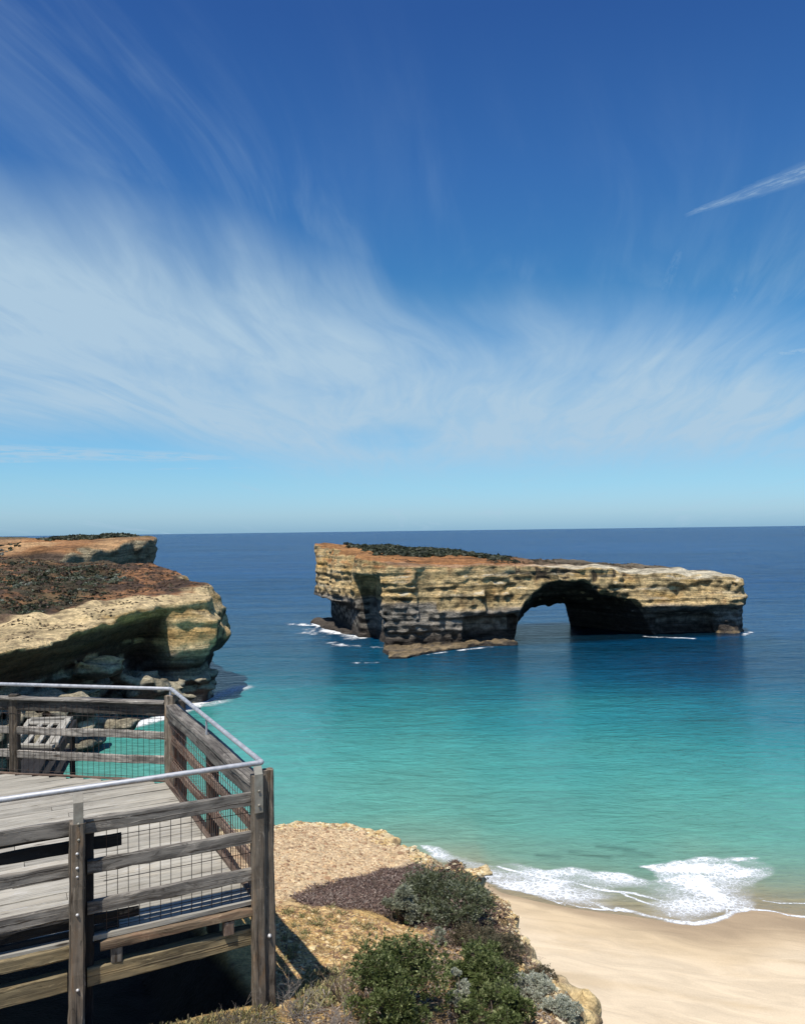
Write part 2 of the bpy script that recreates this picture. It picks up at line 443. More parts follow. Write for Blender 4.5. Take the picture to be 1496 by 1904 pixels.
    n1 = fbm(p, (9, 9, 5), 11); n2 = fbm(p, (3, 3, 9), 12); n3 = fbm(p, (14, 14, 1.3), 13, 3); n4 = fbm(p, (1.8, 1.8, 1.2), 14, 3)
    c = lerp(cream, ochre, sstep(n1 + 0.5 * n3, -0.15, 0.6))
    c = lerp(c, pale, sstep(n3, 0.1, 0.5) * 0.7)
    c = c * (1 - 0.5 * sstep(n2, 0.15, 0.55))[:, None] + rust * (0.5 * sstep(n2, 0.15, 0.55))[:, None]
    glev = 9.6 + 1.4 * n1 + np.where(s < 15, 2.0, 0) + np.where(s > 70, -1.0, 0)
    c = lerp(c, grey, sstep(-p[:, 2], -glev - 0.6, -glev + 1.2))
    blk = sstep(fbm(p, (2.6, 2.6, 6), 15, 3), 0.12, 0.38) * 0.45
    c = c * (1 - blk)[:, None]
    c = lerp(c, dark, sstep(-p[:, 2] + 1.2 * n1, -4.4, -1.8) * 0.93)
    # shade inside the caves is painted into their wall colour
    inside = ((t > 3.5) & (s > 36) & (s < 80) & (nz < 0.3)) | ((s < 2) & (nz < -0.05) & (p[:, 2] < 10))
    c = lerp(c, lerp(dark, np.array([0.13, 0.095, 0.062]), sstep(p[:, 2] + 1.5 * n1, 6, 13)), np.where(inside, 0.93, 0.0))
    c = lerp(c, c * 0.5, sstep(-nz, -0.12, 0.25) * sstep(-p[:, 2], -18, -15))  # overhanging faces darkened by their slope, as painted shade
    topm = sstep(nz, 0.55, 0.85) * sstep(p[:, 2], 11.5, 14)
    tc_ = lerp(pale * 1.12, soil, sstep(t + 5 * n1 + 2.5 * n4, 3.0, 7.5) * sstep(-s, -70, -30))
    tc_ = lerp(tc_, scrub, sstep(t + 7 * n1 + 5 * n4, 8.5, 12.5) * (0.85))
    flat_left = sstep(-s + 3 * n1, -12, -5) * sstep(t, 10, 16)
    tc_ = lerp(tc_, np.array([0.44, 0.27, 0.10]), flat_left * 0.8)
    c = lerp(c, tc_, topm)
    c = lerp(c, soil * 1.25, sstep(nz, 0.25, 0.6) * sstep(p[:, 2], 18.8, 20.5) * sstep(-s, -52, -38) * 0.75)
    c = lerp(c, np.array([0.26, 0.19, 0.105]), sstep(-p[:, 2], -1.9, -1.2) * sstep(nz, 0.3, 0.7) * sstep(n4, -0.6, 0.3) * sstep(-t, -12, -6))
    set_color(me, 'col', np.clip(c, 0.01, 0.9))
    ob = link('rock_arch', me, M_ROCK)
    tag(ob, 'long limestone island pierced by a dark sea arch, rusty soil and scrub on its top', 'rock arch')
    return p[topm > 0.5], s[topm > 0.5], t[topm > 0.5]
isl_top, isl_s, isl_t = build_island()

# ================================================================== headlands on the left
def build_headland():
    h = 0.42
    o = np.array([-125.0, 84.0, -2.0]); shape = (236, 330, 66)
    X = o[0] + np.arange(shape[0]) * h; Y = o[1] + np.arange(shape[1]) * h; Z = o[2] + np.arange(shape[2]) * h
    XX, YY = np.meshgrid(X, Y, indexing='ij')
    poly = [(-49.5, 104), (-46.3, 116), (-43.6, 126), (-42.4, 133), (-41.4, 139.0), (-36.0, 141.5), (-33.0, 143.2), (-33.6, 149), (-35.6, 156), (-36.5, 164), (-44.5, 173), (-49, 184), (-57, 194), (-66, 200), (-90, 206), (-124, 214), (-160, 200), (-160, 60), (-75, 60), (-58, 84), (-53, 96)]
    d2 = poly_sdf(XX, YY, poly).astype(np.float32)[:, :, None]
    P = [(-56, 106, 15.4), (-50, 110, 15.7), (-46.5, 121, 16.5), (-42, 132, 17.5), (-36, 145, 18.7), (-34, 153, 18.9), (-42, 160, 19.6), (-50, 150, 19.2), (-58, 130, 17.2), (-54, 140, 18.3), (-66, 118, 16.2),
         (-47, 178, 21.0), (-58, 190, 22.3), (-70, 180, 22.6), (-66, 160, 21.0), (-76, 145, 20.0), (-90, 190, 24.6), (-95, 160, 22.8), (-100, 130, 20.0), (-115, 205, 26.0), (-62, 198, 22.4), (-75, 200, 23.4)]
    top = idw(XX, YY, P, 3.0).astype(np.float32)[:, :, None]
    ZZ = Z[None, None, :].astype(np.float32)
    N = lambda per, seed: grid_noise(shape, o, h, per, seed)
    big = N((14, 14, 18), 21); mid = N((4.4, 4.4, 3.4), 22); small = N((1.25, 1.25, 1.0), 23); st = N((18, 18, 1.5), 24); st2 = N((12, 12, 0.8), 25)
    YG = YY[:, :, None]; XG = XX[:, :, None]
    over = np.interp(Z, [-3, 0, 3, 6, 9, 12, 14, 15.5, 17, 18.5, 25], [3.0, 4.5, 6.0, 6.8, 6.6, 5.4, 3.4, 1.2, 0.0, 1.2, 4]).astype(np.float32)[None, None, :]
    tip = np.interp(Z, [-3, 0, 2.5, 5.5, 8, 8.6, 12, 16, 17.5, 20, 25], [1.0, 2.0, 2.4, 2.4, 1.4, -0.8, -0.2, 0.75, 1.1, 1.7, 3]).astype(np.float32)[None, None, :]
    w = sstep(YG + 0.9 * (XG + 38), 134, 139) * sstep(-YG, -175, -160)
    side = d2 + over * (1 - w) + tip * w + (1.1 - 0.85 * w) * big + 0.8 * mid + 0.8 * st + 0.55 * st2 + 0.6 * small
    topd = (ZZ - top - 0.5 * N((8, 8, 60), 26) - 0.55 * N((2.4, 2.4, 2.4), 27) - 0.3 * small) * 0.9
    topd = topd + 0.45 * st + 0.35 * st2
    side = smax(side, (XG + 32.6 + (17.0 - ZZ) * 0.18) + 0.4 * mid + 0.4 * small + 0.4 * st, 0.4)
    d = smax(side, topd, 0.5)
    # fallen ledges and bulges low on the shaded face
    def blob(cx, cy, cz, rx, ry, rz, sl=0.0):
        q = np.sqrt(((XG - cx) / rx) ** 2 + ((YG - cy) / ry) ** 2 + ((ZZ - cz - sl * (YG - cy)) / rz) ** 2)
        return (q - 1) * min(rx, ry, rz) + 0.8 * mid + 1.0 * small + 0.7 * st2 + 0.9 * np.abs(N((2.2, 2.2, 1.6), 28))
    for b in [(-46.5, 128, 9.0, 5.2, 5.0, 1.7), (-44.6, 131, 6.5, 5.0, 2.4, 1.8), (-43.5, 133.5, 4, 5.0, 2.4, 2.2), (-42.8, 136.5, 5.5, 4.0, 2.0, 2.6), (-41.5, 138, 2.2, 4.4, 2.6, 2.4), (-52, 112, 7.0, 6.0, 10, 1.1, 0.08), (-50, 119, 5.6, 5.2, 9, 0.9, 0.10),
              (-50, 113, 2.4, 6.2, 8, 2.2), (-46.5, 124, 1.6, 5.2, 5, 1.9), (-36.6, 145.5, 3.6, 2.4, 2.6, 1.8), (-35.4, 148.5, 2.6, 1.6, 2.2, 2.4), (-54, 104, 2.8, 6, 8, 3.4)]:
        d = np.minimum(d, blob(*b))
    me = surface('headland', d, o, h, lambda p: (p[:, 2] > -0.8) & (p[:, 0] > o[0] + 1) & (p[:, 1] > o[1] + 1))
    p = coords(me); nn = normals(me); nz = nn[:, 2]
    cream = np.array([0.62, 0.47, 0.25]); ochre = np.array([0.54, 0.35, 0.14]); grey = np.array([0.25, 0.23, 0.19]); dark = np.array([0.06, 0.055, 0.05])
    soil = np.array([0.26, 0.125, 0.055]); scrub = np.array([0.105, 0.065, 0.042]); pale = np.array([0.42, 0.36, 0.24])
    n1 = fbm(p, (9, 9, 9), 31); n3 = fbm(p, (20, 20, 1.6), 33, 3); n4 = fbm(p, (2.5, 2.5, 2.5), 34, 3)
    c = lerp(ochre, cream, sstep(n3 + 0.4 * n1, -0.2, 0.4))
    c = lerp(c, grey, sstep(-p[:, 2] + n1, -10.5, -8.0))
    c = lerp(c, dark * np.array([0.80, 0.42, 0.36]), sstep(-nz, -0.22, 0.1) * 0.92 * sstep(-p[:, 2], -16.5, -15) * (1 - sstep(p[:, 1] + 0.9 * (p[:, 0] + 38), 136, 139) * sstep(p[:, 2], 6.5, 8.5) * sstep(-nn[:, 1], 0.15, 0.4)))  # overhang shade painted on, reddish against the green bounce off the sea
    c = lerp(c, pale, sstep(nz, 0.25, 0.6) * sstep(-p[:, 2], -11, -9.5) * 0.8)
    rim = -poly_sdf(p[:, 0], p[:, 1], poly)
    topm = sstep(nz, 0.5, 0.8) * sstep(p[:, 2], 12.8, 14)
    wd = np.interp(p[:, 1], [95, 112, 125, 136, 150, 165, 200], [17, 16.5, 15, 12, 7.0, 2.0, 1.2])
    k = sstep(rim + 2.4 * n4 + 1.2 * n1, wd - 1.5, wd + 1.5)
    spots = np.maximum(sstep(fbm(p, (1.3, 1.3, 0.9), 36, 3), 0.08, 0.34) * 0.7, sstep(fbm(p, (5, 5, 5), 37, 3), 0.15, 0.5) * 0.4)
    t_ = lerp(cream, np.array([0.2, 0.14, 0.08]), spots)
    t_ = lerp(t_, lerp(scrub, soil * 1.2, sstep(n1 + 0.6 * n4, -0.12, 0.25)), k)
    c = lerp(c, t_, topm)
    olive = sstep(rim, wd, wd + 3) * sstep(-p[:, 0] - 0.30 * (p[:, 1] - 110) + 6 * fbm(p, (12, 12, 12), 211), 38, 46) * sstep(fbm(p, (5, 5, 5), 38, 3), -0.35, 0.1) * topm
    c = lerp(c, np.array([0.085, 0.072, 0.038]), olive * 0.8)
    set_color(me, 'col', np.clip(c, 0.01, 0.9))
    ob = link('headland', me, M_LAND); tag(ob, kind='structure')
    m = (topm > 0.5)
    return p[m], rim[m], n1[m]
hd_p, hd_rim, hd_n = build_headland()

def build_far_headland():
    h = 0.6
    o = np.array([-230.0, 205.0, 6.0]); shape = (262, 205, 46)
    X = o[0] + np.arange(shape[0]) * h; Y = o[1] + np.arange(shape[1]) * h; Z = o[2] + np.arange(shape[2]) * h
    XX, YY = np.meshgrid(X, Y, indexing='ij'); ZZ = Z[None, None, :].astype(np.float32)
    poly = [(-92, 228), (-84, 238), (-79.5, 248), (-78.5, 258), (-84, 270), (-100, 285), (-130, 300), (-240, 320), (-240, 190), (-120, 200), (-105, 214)]
    d2 = poly_sdf(XX, YY, poly).astype(np.float32)[:, :, None]
    top = idw(XX, YY, [(-100, 222, 22.5), (-90, 236, 26.3), (-82, 248, 29.0), (-85, 262, 29.2), (-100, 275, 29.2), (-98, 246, 28.6), (-110, 240, 28.2), (-115, 228, 24.4), (-130, 236, 26.8), (-125, 260, 29.5), (-130, 215, 23.5), (-150, 225, 26.0), (-150, 270, 29.6), (-190, 250, 29.9), (-105, 232, 26.2)], 3.0).astype(np.float32)[:, :, None]
    N = lambda per, seed: grid_noise(shape, o, h, per, seed)
    side = d2 + np.interp(Z, [0, 20, 25, 28, 31], [4, 2.5, 0.2, 0, 1.5]).astype(np.float32)[None, None, :] + 1.3 * N((9, 9, 9), 41) + 1.3 * N((4, 4, 2.5), 42) + 1.1 * N((1.9, 1.9, 1.5), 43)
    topd = (ZZ - top - 0.5 * N((7, 7, 50), 44) - 0.5 * N((2.4, 2.4, 2.4), 45)) * 0.9
    d = smax(side, topd, 1.0)
    me = surface('far_headland', d, o, h, lambda p: (p[:, 2] > 6.8) & (p[:, 0] > o[0] + 1.5))
    p = coords(me); nz = normals(me)[:, 2]
    n1 = fbm(p, (14, 14, 14), 51); n4 = fbm(p, (3, 3, 3), 52, 3)
    c = lerp(np.array([0.42, 0.34, 0.21]), np.array([0.25, 0.18, 0.10]), sstep(n4, -0.1, 0.4))
    t_ = lerp(np.array([0.33, 0.165, 0.07]), np.array([0.45, 0.27, 0.13]), sstep(n1 + 0.4 * n4, -0.3, 0.4))
    t_ = lerp(t_, np.array([0.11, 0.075, 0.05]), np.maximum(sstep(-(p[:, 2] + 1.5 * n1), -25.2, -24.0), sstep(-p[:, 0] + 10 * n1, 118, 135)))
    t_ = lerp(t_, np.array([0.10, 0.085, 0.045]), sstep(p[:, 2], 28.9, 29.4))
    c = lerp(c, t_, sstep(nz, 0.45, 0.75))
    set_color(me, 'col', np.clip(c, 0.01, 0.9))
    ob = link('headland', me, M_LAND); tag(ob, kind='structure')
    return p[nz > 0.7]
far_p = build_far_headland()

# ================================================================== near headland (the ground at the platform)
def gz(Xv, Yv): return H - 3.67 - 0.22 * (Yv - 6.4) - 0.11 * (Xv + 1.1)
def ground(px, py):
    d = ray(px, py)
    # H + dz*Y = gz(dx*Y, Y)
    Yv = (-3.67 + 0.22 * 6.4 - 0.11 * 1.1) / (d.z + 0.22 + 0.11 * d.x)
    return np.array([d.x * Yv, Yv, gz(d.x * Yv, Yv)])
RIM = [(420, 1548), (470, 1545), (512, 1540), (545, 1530), (575, 1528), (610, 1535), (655, 1537), (700, 1550), (722, 1556), (716, 1563), (740, 1573), (772, 1580), (800, 1596), (812, 1612), (850, 1614), (888, 1612), (905, 1640), (915, 1655),
       (940, 1662), (962, 1680), (972, 1700), (968, 1722), (985, 1738), (976, 1765), (992, 1795), (1002, 1820), (1030, 1832), (1042, 1862), (1040, 1885), (1062, 1930), (1100, 2050), (1160, 2300)]
rimw = [ground(*q)[:2] for q in RIM]
near_poly = [tuple(q) for q in rimw] + [(2.6, 2.0), (2.2, -6.0), (-16, -6.0), (-16, 8.0), (-9.5, 13.0), (-6.0, 15.0)]
def build_near():
    h = 0.042
    o = np.array([-5.2, 3.6, 23.0]); shape = (232, 320, 118)
    X = o[0] + np.arange(shape[0]) * h; Y = o[1] + np.arange(shape[1]) * h; Z = o[2] + np.arange(shape[2]) * h
    XX, YY = np.meshgrid(X, Y, indexing='ij'); ZZ = Z[None, None, :].astype(np.float32)
    d2 = poly_sdf(XX, YY, near_poly).astype(np.float32)[:, :, None]
    g = gz(XX, YY).astype(np.float32)[:, :, None]
    N = lambda per, seed: grid_noise(shape, o, h, per, seed)
    mid = N((0.8, 0.8, 0.7), 61); small = N((0.26, 0.26, 0.2), 62); tiny = N((0.11, 0.11, 0.09), 63); st = N((1.5, 1.5, 0.22), 64)
    dep = g - ZZ
    pit0 = np.maximum(0, N((0.14, 0.14, 0.11), 69) - 0.1) * 0.16
    und = np.interp(dep, [-1, 0.0, 0.18, 0.45, 1.2, 3], [0.0, -0.04, 0.0, 0.30, 0.45, 0.35]).astype(np.float32)
    side = d2 + und + 0.10 * mid + 0.13 * small + 0.08 * tiny + 0.11 * st + pit0
    edge = np.exp(np.minimum(d2, 0) / 0.35)
    topd = (ZZ - g - 0.06 * N((1.3, 1.3, 9), 65) - 0.030 * N((0.5, 0.5, 2), 59) + 0.05 * np.maximum(0, N((0.6, 0.6, 2), 58) - 0.35) - (0.018 + 0.05 * edge) * small - (0.014 + 0.02 * edge) * tiny) * 0.9
    d = smax(side, topd, 0.05)
    pits = np.maximum(0, N((0.13, 0.13, 0.10), 67) - 0.15) * 0.22 + np.maximum(0, N((0.3, 0.3, 0.16), 68) - 0.35) * 0.35
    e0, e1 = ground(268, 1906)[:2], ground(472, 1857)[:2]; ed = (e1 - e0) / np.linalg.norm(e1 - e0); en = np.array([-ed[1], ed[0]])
    shade_pit = np.minimum((XX - e1[0]) * en[0] + (YY - e1[1]) * en[1], -((XX + 1.12) * 0.887 + (YY - 6.5) * 0.462) - 0.0)[:, :, None]
    d = smax(d, np.minimum(shade_pit, 0.55) + (ZZ - g) * 0.8 + 0.03 * small, 0.05)  # pit added so that the ground under the deck turns dark
    XG, YG = XX[:, :, None], YY[:, :, None]
    def slab(c, size, rot=0.0, tilt=0.0):
        cs, sn = math.cos(rot), math.sin(rot)
        u_ = (XG - c[0]) * cs + (YG - c[1]) * sn; v_ = -(XG - c[0]) * sn + (YG - c[1]) * cs; w_ = ZZ - c[2] - tilt * u_
        q = box(u_, v_, w_, -size[0], size[0], -size[1], size[1], -size[2], size[2], r=0.05)
        return q + 0.08 * small + 0.075 * tiny + 0.08 * st + 0.06 * N((0.2, 0.2, 0.11), 66) + np.maximum(0, N((0.12, 0.12, 0.1), 67) - 0.2) * 0.12
    def blob(c, r, flat=0.5, tilt=0.0, mx=0.07):
        q = np.sqrt(((XG - c[0]) / r[0]) ** 2 + ((YG - c[1]) / r[1]) ** 2 + ((ZZ - c[2] - tilt * (XG - c[0])) / r[2]) ** 2)
        return (q - 1) * min(r) + (mx + 0.03) * small + 0.085 * tiny + 0.09 * st + 0.05 * N((0.17, 0.17, 0.09), 66) + pits
    # crusty slabs that stick out over the edge
    a = ground(862, 1624); d = np.minimum(d, slab(a + (0.0, -0.05, 0.02), (0.46, 0.24, 0.09), 0.15, 0.10)); d = np.minimum(d, slab(a + (0.36, 0.02, 0.07), (0.20, 0.16, 0.075), 0.4, 0.05))
    a = ground(985, 1732); d = np.minimum(d, slab(a + (-0.16, 0.02, 0.03), (0.30, 0.15, 0.028), 0.1, 0.06)); d = np.minimum(d, slab(a + (-0.24, 0, -0.06), (0.26, 0.17, 0.04), -0.2, 0.02))
    a = ground(705, 1560); d = np.minimum(d, slab(a + (0.0, -0.05, -0.03), (0.26, 0.22, 0.05), 0.3, -0.05))
    a = ground(770, 1588); d = np.minimum(d, slab(a + (-0.1, -0.05, -0.03), (0.25, 0.2, 0.05), 0.5, -0.05))
    a = ground(1062, 1855); d = np.minimum(d, blob(a + (-0.02, 0.05, -0.22), (0.16, 0.30, 0.20), mx=0.07))
    a = ground(1070, 1890); d = np.minimum(d, blob(a + (-0.03, 0.0, -0.42), (0.17, 0.30, 0.40), mx=0.07))
    me = surface('ground', d, o, h, lambda p: (p[:, 2] > o[2] + 3 * h) & (p[:, 0] > o[0] + 3 * h) & (p[:, 1] > o[1] + 3 * h))
    p = coords(me); nz = normals(me)[:, 2]
    n1 = fbm(p, (1.6, 1.6, 1.6), 71); n2 = fbm(p, (0.35, 0.35, 0.35), 72, 3); n3 = fbm(p, (0.12, 0.12, 0.12), 73, 2)
    tan = np.array([0.60, 0.44, 0.26]); yel = np.array([0.54, 0.355, 0.13]); rust = np.array([0.27, 0.13, 0.06]); cream = np.array([0.66, 0.53, 0.30])
    c = lerp(yel, tan, sstep(p[:, 1] + 1.2 * n1, 9.0, 10.5))
    c = lerp(c, rust, sstep(n2 + 0.5 * n1, 0.05, 0.5) * 0.6)
    c = lerp(c, np.array([0.16, 0.095, 0.055]), sstep(n3 + 0.4 * n2, 0.22, 0.55) * 0.55)
    dd = -poly_sdf(p[:, 0], p[:, 1], near_poly)
    c = lerp(c, np.array([0.22, 0.135, 0.07]), sstep(fbm(p, (0.9, 0.9, 0.9), 77, 4), 0.02, 0.4) * 0.6)
    c = lerp(c, lerp(cream, yel, sstep(n1, -0.1, 0.5)), sstep(-dd + 0.3 * n2, -0.45, -0.1) * 0.85)
    # mat of dead brown stems between the bushes
    mat_poly = [tuple(ground(*q)[:2]) for q in [(540, 1668), (600, 1640), (700, 1622), (800, 1608), (860, 1622), (920, 1668), (950, 1740), (985, 1800), (900, 1800), (800, 1740), (720, 1712), (640, 1700), (560, 1690)]]
    mm = sstep(-poly_sdf(p[:, 0], p[:, 1], mat_poly) + 0.25 * n2, -0.10, 0.18)
    c = lerp(c, lerp(np.array([0.10, 0.062, 0.048]), np.array([0.22, 0.15, 0.11]), sstep(n3, -0.4, 0.6)), mm * 0.93)
    rimz = sstep(-dd, -0.75, -0.25)
    c = lerp(c, np.array([0.12, 0.085, 0.055]), rimz * sstep(fbm(p, (0.2, 0.2, 0.14), 75, 3), 0.05, 0.32) * 0.8)
    mat2 = [tuple(ground(*q)[:2]) for q in [(560, 1860), (660, 1800), (760, 1760), (830, 1735), (900, 1760), (990, 1790), (1050, 1900), (1060, 1990), (520, 1990)]]
    mm = sstep(-poly_sdf(p[:, 0], p[:, 1], mat2) + 0.35 * n2, -0.12, 0.2) * sstep(n1 + n2, -0.6, 0.1)
    c = lerp(c, lerp(np.array([0.09, 0.06, 0.045]), np.array([0.24, 0.165, 0.11]), sstep(n3, -0.4, 0.6)), mm * 0.85)
    deep = sstep(-(p[:, 2] - gz(p[:, 0], p[:, 1])), 0.25, 0.7)
    c = lerp(c, np.array([0.52, 0.36, 0.15]), deep * 0.6)
    deck_shade = np.minimum((p[:, 0] - e1[0]) * en[0] + (p[:, 1] - e1[1]) * en[1], -((p[:, 0] + 1.12) * 0.887 + (p[:, 1] - 6.5) * 0.462))
    c = lerp(c, np.array([0.014, 0.010, 0.008]), sstep(deck_shade, -0.02, 0.12))  # shade under the deck painted into the ground as near black
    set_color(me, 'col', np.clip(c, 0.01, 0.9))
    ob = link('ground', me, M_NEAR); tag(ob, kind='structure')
    return mat_poly
mat_poly = build_near()
def build_cliff_below():
    h = 0.3
    o = np.array([-17.5, -7.5, -1.5]); shape = (84, 96, 90)
    X = o[0] + np.arange(shape[0]) * h; Y = o[1] + np.arange(shape[1]) * h; Z = o[2] + np.arange(shape[2]) * h
    XX, YY = np.meshgrid(X, Y, indexing='ij'); ZZ = Z[None, None, :].astype(np.float32)
    d2 = poly_sdf(XX, YY, near_poly).astype(np.float32)[:, :, None]
    N = lambda per, seed: grid_noise(shape, o, h, per, seed)
    und = np.interp(Z, [-2, 2, 10, 18, 22, 24.5, 30], [0.4, 0.9, 1.0, 0.9, 0.75, 0.9, 1.2]).astype(np.float32)[None, None, :]
    side = d2 + und + 0.3 * N((3, 3, 2), 81) + 0.18 * N((8, 8, 0.8), 82)
    d = smax(side, ZZ - (gz(XX, YY).astype(np.float32)[:, :, None] - 1.1), 0.2)
    me = surface('cliff', d, o, h)
    p = coords(me); n1 = fbm(p, (4, 4, 1.5), 83)
    set_color(me, 'col', lerp(np.array([0.46, 0.32, 0.14]), np.array([0.60, 0.48, 0.27]), sstep(n1, -0.3, 0.4)) * (1 - 0.93 * (sstep(normals(me)[:, 2], 0.3, 0.6) * sstep(-p[:, 0], 0.6, 1.2)))[:, None])  # cap left of the rim painted near black, as shade under the deck
    ob = link('cliff', me, M_LAND); tag(ob, kind='structure')
build_cliff_below()

# ================================================================== beach and sea
SH_PX = [(900, 1640), (930, 1660), (962, 1668), (1020, 1682), (1080, 1692), (1140, 1700), (1200, 1708), (1250, 1716), (1290, 1719), (1320, 1714), (1345, 1708), (1370, 1696), (1400, 1690), (1440, 1695), (1496, 1704)]
SH = np.array([on(*q)[:2] for q in SH_PX])
SHX_ = np.concatenate([[-60, -10, 0], SH[:, 0], [45, 90]]); SHY_ = np.concatenate([[62, 70, 71], SH[:, 1], [60.5, 58]])
def shore(X): return np.interp(X, SHX_, SHY_)
def grid_mesh(name, xs, ys, zf):
    XX, YY = np.meshgrid(xs, ys, indexing='ij')
    v = np.stack([XX.ravel(), YY.ravel(), zf(XX, YY).ravel()], 1)
    nx, ny = len(xs), len(ys)
    i = (np.arange(nx - 1)[:, None] * ny + np.arange(ny - 1)[None, :]).ravel()
    f = np.stack([i, i + ny, i + ny + 1, i + 1], 1)
    return mesh_np(name, v, f), v
def beach_z(X, Y):
    s = shore(X) - Y
    p = np.stack([X.ravel(), Y.ravel(), np.zeros(X.size)], 1)
    n = pnoise(p, (7, 3.5, 9), 91).reshape(X.shape)
    return np.where(s > 0, 0.055 * s, 0.05 * s) + 0.05 * n * np.clip(s / 5, 0, 1)
me, v = grid_mesh('beach', np.arange(-30, 90, 0.3), np.arange(12, 76, 0.3), beach_z)
inl = shore(v[:, 0]) - v[:, 1]
p0 = v * (1, 1, 0)
n1 = fbm(p0, (9, 4, 9), 92); n2 = fbm(p0 @ np.array([[0.9, 0.3, 0], [-0.3, 0.9, 0], [0, 0, 1]]), (7, 1.6, 9), 93, 4)
dry = np.array([0.66, 0.53, 0.36]); damp = np.array([0.56, 0.42, 0.25]); wet = np.array([0.30, 0.215, 0.135])
wetw = np.interp(v[:, 0], [5, 12, 20, 26, 40], [0.5, 1.2, 4.0, 6.5, 6.5])
c = lerp(dry, damp, np.maximum(sstep(-inl + 3.0 * n1, -7, -3.0) * 0.75, sstep(n2, 0.05, 0.5) * 0.5))
c = lerp(c, wet, sstep(-inl + 1.0 * n1, -wetw - 0.5, -wetw * 0.35 + 0.3) * 0.72)
set_color(me, 'col', c)
m, n, p, _ = new_mat('sand')
pos = n.node('ShaderNodeNewGeometry').outputs['Position']
a = n.attr('col').outputs['Color']
s1 = n.noise(n.comb(n.add(n.mul(n.sep(pos)[0], 0.30), n.mul(n.sep(pos)[1], 0.10)), n.sub(n.mul(n.sep(pos)[1], 0.65), n.mul(n.sep(pos)[0], -0.2)), 0.0), 1.0, 4, 0.5, 0.9); s2 = n.noise(pos, 9.0, 4, 0.6)
k = n.mul(n.sm(s1, 0.3, 0.7, 0.90, 1.07), n.sm(s2, 0.25, 0.75, 0.95, 1.04))
n.put(p.inputs['Base Color'], n.mixc(1.0, a, n.comb(k, k, k), 'MULTIPLY'))
n.put(p.inputs['Normal'], n.bump(n.add(n.mul(s1, 2.0), n.mul(s2, 0.25)), 0.55, 0.10))
M_SAND = m
ob = link('beach', me, M_SAND); tag(ob, kind='structure')

def sea_color(X, Y):
    sd = Y - shore(X)
    P = np.stack([X, Y, np.zeros_like(X)], 1)
    n = fbm(P, (60, 28, 9), 101, 4); n_big = fbm(P, (260, 60, 9), 105, 3); nf = fbm(P, (16, 7, 9), 103, 3)
    right = sstep(X, 20, 110)
    leftb = sstep(-X, 10, 35) * sstep(-Y, -175, -120)
    sd2 = sd * (1 + 0.55 * right) * (1 - 0.33 * leftb) + n * np.clip(sd * 0.22, 0, 22) + nf * np.clip(sd * 0.10, 0, 5)
    stops = [(-2, (172, 150, 118)), (2.5, (166, 158, 126)), (6, (146, 164, 138)), (10, (124, 168, 146)), (17, (104, 168, 150)), (36, (80, 158, 148)), (60, (52, 138, 140)), (82, (34, 114, 130)),
             (110, (20, 92, 118)), (150, (12, 74, 106)), (220, (7, 68, 108)), (600, (6, 66, 116)), (3000, (6, 68, 122)), (1e6, (7, 72, 126))]
    xs = [s[0] for s in stops]; C = np.array([lin(*s[1]) for s in stops])
    c = np.stack([np.interp(sd2, xs, C[:, i]) for i in range(3)], 1)
    c = c * (1 + 0.22 * n_big + 0.12 * nf)[:, None]
    for q0, q1 in (((1062, 1588), (1132, 1598)), ((1112, 1575), (1178, 1580)), ((1165, 1588), (1212, 1592)), ((1000, 1592), (1040, 1597))):
        a_, b_ = on(*q0)[:2], on(*q1)[:2]; e_ = b_ - a_; t_ = np.clip(((X - a_[0]) * e_[0] + (Y - a_[1]) * e_[1]) / (e_ @ e_), 0, 1)
        dd_ = np.hypot(X - a_[0] - t_ * e_[0], Y - a_[1] - t_ * e_[1] + 0.8 * nf)
        c = c * (1 - 0.45 * np.exp(-(dd_ / 0.32) ** 2))[:, None]
    # dark reef and weed in front of the arch, mixed with the island's painted reflection
    S = (X - A0[0]) * AX[0] + (Y - A0[1]) * AX[1]; T = (X - A0[0]) * AN[0] + (Y - A0[1]) * AN[1]
    reef = np.exp(-((T + 18 + 8 * n) / 17) ** 2) * sstep(S, 5, 40) * sstep(-S, -112, -92)
    c = lerp(c, np.array(lin(8, 54, 66)), 0.50 * reef)
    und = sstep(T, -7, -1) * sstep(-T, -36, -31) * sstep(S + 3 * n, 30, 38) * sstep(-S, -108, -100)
    c = lerp(c, np.array([0.003, 0.012, 0.018]), 0.9 * und)  # dark reflection of the arch roof painted into the water below it
    return c
na, nr = 620, 760
ang = np.radians(np.linspace(-62, 62, na)); rad = 34 * (150000 / 34) ** (np.linspace(0, 1, nr) ** 1.55)
AA, RR = np.meshgrid(ang, rad, indexing='ij')
v = np.stack([(RR * np.sin(AA)).ravel(), (RR * np.cos(AA)).ravel(), np.zeros(AA.size)], 1)
i = (np.arange(na - 1)[:, None] * nr + np.arange(nr - 1)[None, :]).ravel()
me = mesh_np('sea', v, np.stack([i, i + 1, i + nr + 1, i + nr], 1))
set_color(me, 'col', sea_color(v[:, 0], v[:, 1]) * 0.74)
m, n, p, _ = new_mat('sea_water')
geo = n.node('ShaderNodeNewGeometry'); pos = geo.outputs['Position']
a = n.attr('col').outputs['Color']
px_, py_, pz_ = n.sep(pos)
dist = n.m('SQRT', n.add(n.mul(px_, px_), n.mul(py_, py_)))
w1 = n.noise(n.scale(pos, (0.20, 0.50, 1)), 1.0, 4, 0.6, 0.7)
w2 = n.noise(n.scale(pos, (0.75, 1.6, 1)), 1.0, 5, 0.62, 0.5)
w3 = n.noise(n.scale(pos, (0.020, 0.060, 1)), 1.0, 5, 0.6, 0.4)
w4 = n.noise(n.scale(pos, (0.0012, 0.006, 1)), 1.0, 4, 0.6, 0.3)
w5 = n.noise(n.scale(pos, (0.004, 0.012, 1)), 1.0, 6, 0.65, 0.3)
